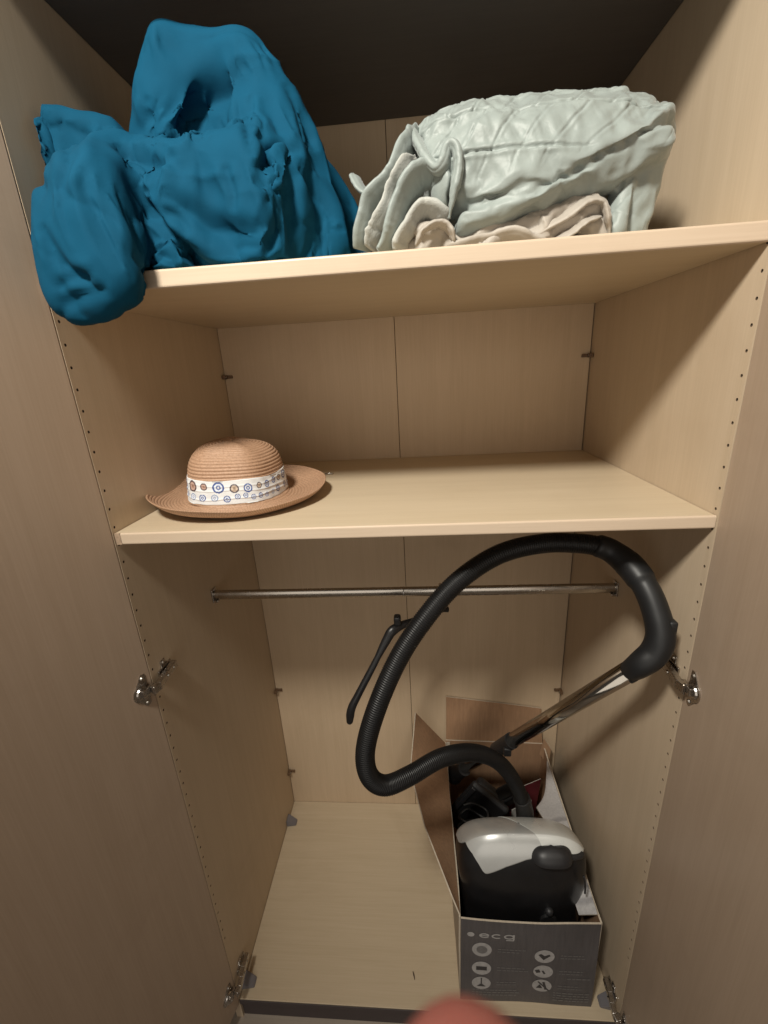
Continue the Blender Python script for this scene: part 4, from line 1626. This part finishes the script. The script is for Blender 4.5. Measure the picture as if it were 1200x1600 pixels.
def blue_tight(P):
    d = seg_d(P, A3(370, 130, 0.13), A3(280, 210, 0.11), 0, 0)
    w = np.maximum(np.clip((0.105 - d) / 0.04, 0, 1), np.where((P[:, 1] < 0.03) & (P[:, 0] < 0.2), 0.12, 0))
    return np.maximum(w, np.where((P[:, 2] < 0.46) & (P[:, 0] > 0.2), 0.85, 0))


LO, HI_ = (-0.02, -0.15, 0.28), (0.50, 0.40, 0.79)
V, F, _, _, _ = surface_nets(blue_field, LO, HI_, 0.0076)
V2, F2, _, _, _ = surface_nets(lambda P: blue_field(P) + 0.010, LO, HI_, 0.009)
V2, F2 = add_block(V2, F2, (-0.05, -0.003, ZS - 0.1), (1.0, 0.6, ZS - 0.001))
V2, F2 = add_block(V2, F2, (-0.08, -0.4, 0.2), (-0.001, 0.6, 0.8))
X = cloth_sim(V, F, V2, F2, 22, -0.18, 0.06, blue_tight)
X, F, NN = subdivide(X, F, 1)
X = cloth_sim(X, F, V2, F2, 8, -0.06, 0.01, lambda P: np.zeros(len(P)), 0.4, 0.001, False)
M_BLUE = cloth_mat('teal_blue_cotton', (0.0025, 0.058, 0.112), 0.85, 1300, 0.08, 0.0, 0.12, 0.05, 50)
def normals(V, F):
    t_ = V[F]
    n_ = np.cross(t_[:, 2] - t_[:, 0], t_[:, 3] - t_[:, 1])
    N_ = np.stack([np.bincount(F.ravel(), np.repeat(n_[:, k], 4), len(V)) for k in range(3)], 1)
    return N_ / (np.linalg.norm(N_, axis=1)[:, None] + 1e-12)


blue_lines = [
    ([(182, 220), (215, 240), (258, 264)], 0.011, 0.014, 0.005),
    ([(228, 206), (262, 240), (290, 286)], 0.007, 0.007, 0.003),
    ([(385, 150), (392, 195), (400, 250)], 0.006, 0.009, 0.004),
    ([(300, 218), (340, 182), (388, 152)], 0.010, -0.008, -0.003),
    ([(242, 298), (285, 330), (340, 358), (410, 376)], 0.013, 0.012, 0.005),
    ([(350, 262), (360, 300), (364, 335)], 0.006, 0.006, 0.003),
    ([(395, 285), (430, 288), (460, 300)], 0.006, 0.006, 0.003),
    ([(478, 235), (440, 236), (420, 262), (432, 285)], 0.008, 0.012, 0.004),
    ([(470, 258), (495, 305), (530, 352)], 0.011, 0.010, 0.004),
    ([(450, 130), (478, 185), (500, 240)], 0.008, 0.007, 0.003),
    ([(385, 100), (345, 140), (300, 190), (275, 232)], 0.020, 0.024, 0.006),
    ([(60, 350), (85, 405), (110, 432), (148, 437)], 0.008, 0.009, 0.004),
    ([(90, 455), (115, 436), (140, 446)], 0.006, 0.006, 0.002),
    ([(100, 478), (130, 462), (170, 452)], 0.007, 0.007, 0.003),
    ([(60, 190), (72, 240), (66, 300)], 0.009, 0.010, 0.004),
    ([(95, 185), (100, 235), (88, 300)], 0.008, 0.010, 0.004),
    ([(130, 200), (120, 235), (125, 262)], 0.008, 0.008, 0.004),
    ([(248, 330), (280, 345), (300, 372)], 0.007, 0.008, 0.003),
    ([(225, 150), (240, 190), (262, 222)], 0.008, 0.006, 0.003),
]
X = planes(X, F, 0.84, 18, 18)
NN = normals(X, F)
X = creases(X, NN, 60, blue_lines, 5, (0.05, 0.16), (0.0035, 0.008), (0.0015, 0.0048))
bl = mesh_obj('bedding_bundle', X, F, M_BLUE, smooth=True)
tag(bl, 'crumpled teal blue bedding bundle hanging over the edge of the upper shelf', 'bedding')


# ------------------------------------------------------------------ folded quilt
def q_bot(x):
    return np.interp(x, [0.55, 0.70, 0.80, 0.86], [0.442, 0.462, 0.494, 0.516])


def quilt_field(P):
    x, y, z = P[..., 0], P[..., 1], P[..., 2]
    zt = np.interp(x, [0.50, 0.56, 0.65, 0.80, 0.86, 0.90], [0.582, 0.600, 0.611, 0.608, 0.582, 0.53])
    zc = 0.485
    q_ = np.sqrt(((y - 0.205) / 0.150) ** 2 + ((z - zc) / np.where(z > zc, zt - zc, 0.10)) ** 2)
    t = (q_ - 1) * 0.115
    ends = smax((0.566 - 0.33 * np.clip(z - 0.44, 0, 0.2)) - x, x - (0.884 - 0.16 * np.clip(0.55 - z, 0, 0.2)), 0.01)
    t = smax(t, ends, 0.035)
    t = smax(t, q_bot(x) - z, 0.020)
    # second layer, a flatter band under the first
    q2 = np.sqrt(((y - 0.205) / 0.146) ** 2 + ((z - (q_bot(x) - 0.012)) / 0.062) ** 2)
    l2 = smax((q2 - 1) * 0.06, z - (q_bot(x) - 0.002), 0.010)
    l2 = smax(l2, (q_bot(x) - 0.034) - z, 0.012)
    l2 = smax(l2, smax(0.574 - x, x - 0.868, 0.01), 0.016)
    # end that turns down to the shelf beside the side panel
    e = smin(seg_d(P, (0.838, 0.115, 0.405), (0.852, 0.120, 0.520), 0.024, 0.030), seg_d(P, (0.845, 0.22, 0.40), (0.86, 0.22, 0.52), 0.03, 0.03), 0.06)
    e = smin(e, seg_d(P, (0.800, 0.088, 0.400), (0.815, 0.105, 0.455), 0.020, 0.018), 0.006)
    d = smin(smin(t, l2, 0.007), e, 0.006)
    d = np.minimum(d, ell_d(P, (0.72, 0.25, 0.44), (0.13, 0.12, 0.06)))
    return smax(d, (ZS + 0.001) - z, 0.004)


QLO, QHI = (0.48, 0.02, 0.37), (0.93, 0.40, 0.65)
V, F, _, _, _ = surface_nets(quilt_field, QLO, QHI, 0.0068)
V2, F2, _, _, _ = surface_nets(lambda P: quilt_field(P) + 0.008, QLO, QHI, 0.009)
V2, F2 = add_block(V2, F2, (0.3, -0.003, ZS - 0.1), (1.0, 0.6, ZS - 0.001))
X = cloth_sim(V, F, V2, F2, 12, -0.045, 0.12, lambda P: np.zeros(len(P)), 0.08)
X, F, NN = subdivide(X, F, 2)


def stitch(X, NN):
    """quilted lines: long seams along the fold, slanting seams between them."""
    top = np.clip((X[:, 2] - q_bot(X[:, 0]) - 0.012) / 0.015, 0, 1) * np.clip((0.30 - X[:, 1]) / 0.05, 0, 1)
    a = np.arctan2(X[:, 2] - 0.485, 0.205 - X[:, 1])
    v_ = a * 0.135
    u_ = X[:, 0] + 0.010 * np.sin(9 * v_ + 20 * X[:, 0]) + 0.004 * vnoise(X, 30, 4)
    w_ = v_ + 0.004 * vnoise(X, 18, 6) + 0.05 * (X[:, 0] - 0.7)
    out = np.zeros(len(X))

    def line(c, period, off, depth, wd):
        d = np.abs((c - off + period / 2) % period - period / 2)
        return -depth * np.exp(-d / wd) + 0.45 * depth * np.exp(-((d - 3 * wd) / (2.5 * wd)) ** 2)
    out += line(w_, 0.052, 0.012, 0.0042, 0.0012)
    row = np.floor((w_ - 0.012) / 0.052)
    sl = np.where(row % 2 == 0, 0.9, 0.55)
    out += line(u_ - sl * w_, 0.043, 0.01, 0.0026, 0.0012) * (0.35 + 0.65 * np.clip(vnoise(X, 14, 8) + 0.4, 0, 1))
    St = np.stack([u_ * 70 + w_ * 25, w_ * 26 - u_ * 10, 0 * u_], 1)
    out += 0.0018 * vnoise(X, 42, 5) + 0.0016 * vnoise(St, 1.0, 7) + 0.0006 * vnoise(St, 2.3, 9)
    return X + NN * (out * top + 0.0010 * vnoise(X, 60, 2) * (1 - top))[:, None]


X = planes(X, F, 0.80, 12, 12)
NN = normals(X, F)
X = stitch(X, NN)
X = creases(X, normals(X, F), 150, (), 8, (0.02, 0.07), (0.0025, 0.005), (0.0006, 0.0019))
qm = 0.545
M_QUILT = cloth_mat('pale_sage_satin', (0.268, 0.305, 0.290), 0.48, 1500, 0.08, 0.2, 0.36, 0.10, 120)
M_HEM = cloth_mat('pale_puckered_hem', (0.40, 0.405, 0.375), 0.62, 1500, 0.10, 0.2, 0.25, 0.2, 110)
M_CREAM = cloth_mat('cream_lining', (0.37, 0.335, 0.290), 0.60, 1500, 0.06, 0.2, 0.45, 0.12, 60)
quilt = empty('folded_quilt', (0.70, 0.2, ZS), 'folded pale sage green quilt with cream lining on the upper shelf', 'quilt')
o = mesh_obj('quilted_cover', X, F, M_QUILT, smooth=True)
adopt(quilt, o)


def ribbon(name, pts, y0, half, flat, mat, wob=0.004, seed=0, up=(0.45, 0.9, 0.1), t0=0.35, t1=0.35):
    """a folded layer seen from its end: a flat band that follows pts, tapering at its ends."""
    P3, t_ = catmull([tuple(at(px, py, y0 + dy)) for px, py, dy in pts], 0.0022)
    u = t_ / t_[-1]
    Q = P3 + wob * np.stack([vnoise(P3, 28, seed), 0.6 * vnoise(P3, 22, seed + 3), vnoise(P3, 26, seed + 5)], 1)
    rad = half * np.interp(u, [0, 0.12, 0.85, 1], [t0, 1, 1, t1]) * (1 + 0.14 * vnoise(P3, 45, seed + 2))
    n_ = 40
    V, F = sweep(Q, rad, n_, flat, up=up)
    V = np.array(V)
    # crisp ridge at the front, small puckers across the band, a stitched groove along it
    ang = np.tile(np.arange(n_) * 2 * math.pi / n_, len(Q))
    ax = np.repeat(Q, n_, 0)
    d = V - ax
    d /= np.linalg.norm(d, axis=1)[:, None] + 1e-9
    St = np.stack([np.repeat(t_, n_) * 190, ang * 1.1, ang * 0 + seed], 1)
    disp = 0.0011 * vnoise(St, 1.0, seed) + 0.0012 * vnoise(V, 60, seed + 1) - 0.0016 * np.exp(-((np.abs(np.sin(ang)) - 0.75) / 0.06) ** 2)
    V = V + d * disp[:, None]
    V[:, 2] = np.maximum(V[:, 2], ZS + 0.0012)
    o = mesh_obj(name, V, F, mat, smooth=True)
    adopt(quilt, o)
    return o


ribbon('layer', [(564, 391, 0.03), (573, 352, 0.02), (583, 324, 0.02), (603, 298, 0.02), (624, 270, 0.02), (638, 238, 0.03), (652, 206, 0.06)], 0.075, 0.026, 0.30, M_QUILT, 0.006, 1, (0.6, 0.8, 0.1), 0.7)
ribbon('layer', [(555, 271, 0.05), (564, 290, 0.03), (578, 305, 0.02), (596, 303, 0.02), (612, 284, 0.02), (630, 250, 0.03)], 0.075, 0.014, 0.36, M_QUILT, 0.005, 2, (0.3, 0.9, 0.3), 0.15)
ribbon('layer', [(598, 391, 0.0), (611, 356, 0.0), (622, 324, 0.0), (640, 294, 0.0), (660, 278, 0.0), (680, 275, 0.0), (692, 288, 0.0), (691, 312, 0.0), (697, 338, 0.01)], 0.078, 0.025, 0.34, M_QUILT, 0.006, 3, (0.35, 0.9, -0.2), 0.7)
ribbon('layer', [(620, 391, 0.0), (630, 364, 0.0), (648, 338, 0.0), (664, 331, 0.0), (680, 338, 0.0), (694, 356, 0.01)], 0.085, 0.024, 0.36, M_HEM, 0.005, 4, (0.35, 0.9, 0.0), 0.6)
ribbon('layer', [(578, 391, 0.02), (588, 362, 0.02), (598, 336, 0.02), (614, 306, 0.02), (634, 276, 0.02), (650, 250, 0.03)], 0.076, 0.022, 0.26, M_HEM, 0.007, 6, (0.6, 0.8, 0.0), 0.6)
ribbon('hem', [(644, 200, 0.07), (655, 226, 0.035), (668, 250, 0.015), (680, 266, 0.005), (692, 258, 0.0), (701, 238, 0.008), (711, 238, 0.004), (714, 262, 0.0), (709, 292, -0.002), (705, 318, -0.002), (702, 340, 0.004)], 0.054, 0.011, 0.60, M_QUILT, 0.003, 5, (0.2, 0.95, 0.1), 0.5)


# cream lining crumpled under the layers
def lining_field(P):
    d = seg_d(P, A3(705, 378, 0.070), A3(770, 370, 0.062), 0.017, 0.020)
    d = smin(d, seg_d(P, A3(770, 368, 0.070), A3(850, 354, 0.060), 0.018, 0.021), 0.012)
    d = smin(d, seg_d(P, A3(850, 346, 0.062), A3(925, 326, 0.066), 0.021, 0.022), 0.012)
    d = smin(d, seg_d(P, A3(925, 322, 0.066), A3(948, 362, 0.066), 0.020, 0.018), 0.010)
    d = smin(d, seg_d(P, A3(705, 376, 0.080), A3(640, 382, 0.085), 0.015, 0.011), 0.010)
    d = smin(d, seg_d(P, A3(655, 350, 0.068), A3(690, 352, 0.065), 0.010, 0.009), 0.008)
    d = np.maximum(d, -seg_d(P, A3(800, 365, 0.045), A3(815, 385, 0.05), 0.010, 0.010))
    return smax(d, (ZS + 0.001) - P[..., 2], 0.004)


LLO, LHI = (0.46, 0.02, 0.37), (0.86, 0.16, 0.50)
V, F, _, _, _ = surface_nets(lining_field, LLO, LHI, 0.0044)
V[:, 1] += 0.022
X, F, NN = subdivide(V, F, 1)
X = X + NN * (0.003 * vnoise(X, 40, 4))[:, None]
X = creases(X, normals(X, F), 60, [([(862, 372), (872, 345), (905, 318)], 0.006, 0.008, 0.003), ([(905, 370), (925, 345), (950, 330)], 0.006, 0.008, 0.003), ([(800, 378), (815, 358), (850, 345)], 0.006, 0.008, 0.003), ([(745, 384), (765, 366), (790, 360)], 0.006, 0.006, 0.003)], 3, (0.02, 0.07), (0.003, 0.006), (0.001, 0.004))
o = mesh_obj('lining', X, F, M_CREAM, smooth=True)
o['label'] = 'crumpled cream lining showing under the folded layers'
adopt(quilt, o)
for k, (pts, y0, half, flat, up) in enumerate((
        ([(690, 388, 0.01), (735, 381, 0.0), (785, 373, 0.0), (826, 372, 0.0), (862, 383, 0.01)], 0.074, 0.016, 0.38, (0.1, 0.9, -0.3)),
        ([(824, 379, 0.01), (856, 354, 0.0), (884, 337, 0.0), (914, 318, 0.0), (940, 321, 0.0), (952, 344, 0.0), (957, 374, 0.005)], 0.072, 0.018, 0.30, (0.1, 0.9, 0.35)),
        ([(866, 383, 0.005), (888, 364, 0.0), (908, 350, 0.0), (934, 340, 0.005)], 0.066, 0.014, 0.32, (0.0, 0.9, 0.4)),
        ([(716, 378, 0.01), (760, 366, 0.01), (806, 358, 0.01), (846, 346, 0.012)], 0.080, 0.016, 0.32, (0.0, 0.9, 0.4)),
        ([(652, 386, 0.0), (662, 362, 0.0), (680, 352, 0.0), (700, 360, 0.0), (708, 382, 0.0)], 0.066, 0.013, 0.34, (0.1, 0.9, 0.2)))):
    ribbon('lining_fold', pts, y0, half, flat, M_CREAM, 0.006, 11 + k, up, 0.4, 0.4)


# ------------------------------------------------------------------ hand of the photographer: one fingertip reaches into the frame just below the lens
def make_hand():
    m, N, L, b = new_mat('skin')
    b.inputs['Base Color'].default_value = (0.30, 0.095, 0.075, 1)
    b.inputs['Roughness'].default_value = 0.5
    b.inputs['Subsurface Weight'].default_value = 0.35
    b.inputs['Subsurface Radius'].default_value = (0.010, 0.003, 0.002)
    b.inputs['Subsurface Scale'].default_value = 0.5
    tc = N.new('ShaderNodeTexCoord')
    n_ = N.new('ShaderNodeTexNoise')
    n_.inputs['Scale'].default_value = 600
    bp = N.new('ShaderNodeBump')
    bp.inputs['Strength'].default_value = 0.2
    bp.inputs['Distance'].default_value = 0.0005
    L.new(tc.outputs['Object'], n_.inputs['Vector'])
    L.new(n_.outputs['Fac'], bp.inputs['Height'])
    L.new(bp.outputs['Normal'], b.inputs['Normal'])
    # camera-held frame: r to the right, u up, f forward, tip measured from the lens
    tip = CAM + CF * 0.038 - CU * 0.0434 + CR * 0.0068
    r_, u_, f_ = CR, CU, CF

    def pt(a, b_, c_):
        return tip + r_ * a + u_ * b_ + f_ * c_
    V, E, R = [], [], []

    def chain(start, pts, root=None):
        prev = root
        for p, rad in pts:
            V.append(p)
            R.append(rad)
            if prev is not None:
                E.append((prev, len(V) - 1))
            prev = len(V) - 1
        return prev
    # palm from the wrist up
    chain(None, [(pt(-0.020, -0.190, -0.030), 0.026), (pt(-0.018, -0.150, -0.026), 0.028), (pt(-0.014, -0.115, -0.020), 0.026)])
    palm = 2
    chain(None, [(pt(0.004, -0.082, -0.013), 0.0105), (pt(0.004, -0.048, -0.004), 0.0092), (pt(0.002, -0.022, 0.000), 0.0086), (pt(0.0, -0.003, 0.000), 0.0078)], palm)
    chain(None, [(pt(-0.016, -0.078, -0.014), 0.0105), (pt(-0.018, -0.050, 0.006), 0.0092), (pt(-0.018, -0.062, 0.026), 0.0084), (pt(-0.017, -0.080, 0.024), 0.0076)], palm)
    chain(None, [(pt(-0.034, -0.084, -0.016), 0.0100), (pt(-0.037, -0.060, 0.004), 0.0088), (pt(-0.036, -0.072, 0.023), 0.0080), (pt(-0.035, -0.088, 0.021), 0.0073)], palm)
    chain(None, [(pt(-0.050, -0.094, -0.018), 0.0088), (pt(-0.054, -0.076, -0.002), 0.0078), (pt(-0.053, -0.086, 0.013), 0.0070), (pt(-0.052, -0.098, 0.011), 0.0064)], palm)
    chain(None, [(pt(0.016, -0.132, -0.014), 0.0135), (pt(0.030, -0.108, -0.004), 0.0110), (pt(0.034, -0.082, 0.004), 0.0096), (pt(0.032, -0.064, 0.008), 0.0084)], 1)
    me = bpy.data.meshes.new('hand')
    me.from_pydata([tuple(p) for p in V], E, [])
    me.materials.append(m)
    o = bpy.data.objects.new('hand', me)
    C.objects.link(o)
    sk = o.modifiers.new('skin', 'SKIN')
    sk.use_smooth_shade = True
    for i, sv in enumerate(me.skin_vertices[0].data):
        sv.radius = (R[i], R[i])
        sv.use_root = i == 0
    sb_ = o.modifiers.new('round', 'SUBSURF')
    sb_.levels = sb_.render_levels = 2
    tag(o, 'blurred reddish fingertip of a hand at the very bottom edge of the picture', 'hand')
    # nail of the raised finger
    b2 = bmesh.new()
    bmesh.ops.create_uvsphere(b2, u_segments=16, v_segments=10, radius=1)
    mt = Matrix(((r_.x, u_.x, f_.x, 0), (r_.y, u_.y, f_.y, 0), (r_.z, u_.z, f_.z, 0), (0, 0, 0, 1)))
    c_ = pt(0.0008, -0.006, -0.0068)
    bmesh.ops.transform(b2, matrix=Matrix.Translation(c_) @ mt @ Matrix.Diagonal((0.0055, 0.0075, 0.0018, 1)), verts=b2.verts[:])
    nail = bm_obj('fingernail', b2, plain('nail', (0.55, 0.30, 0.26), 0.3), smooth=True)
    nail.parent = o
    return o


make_hand()
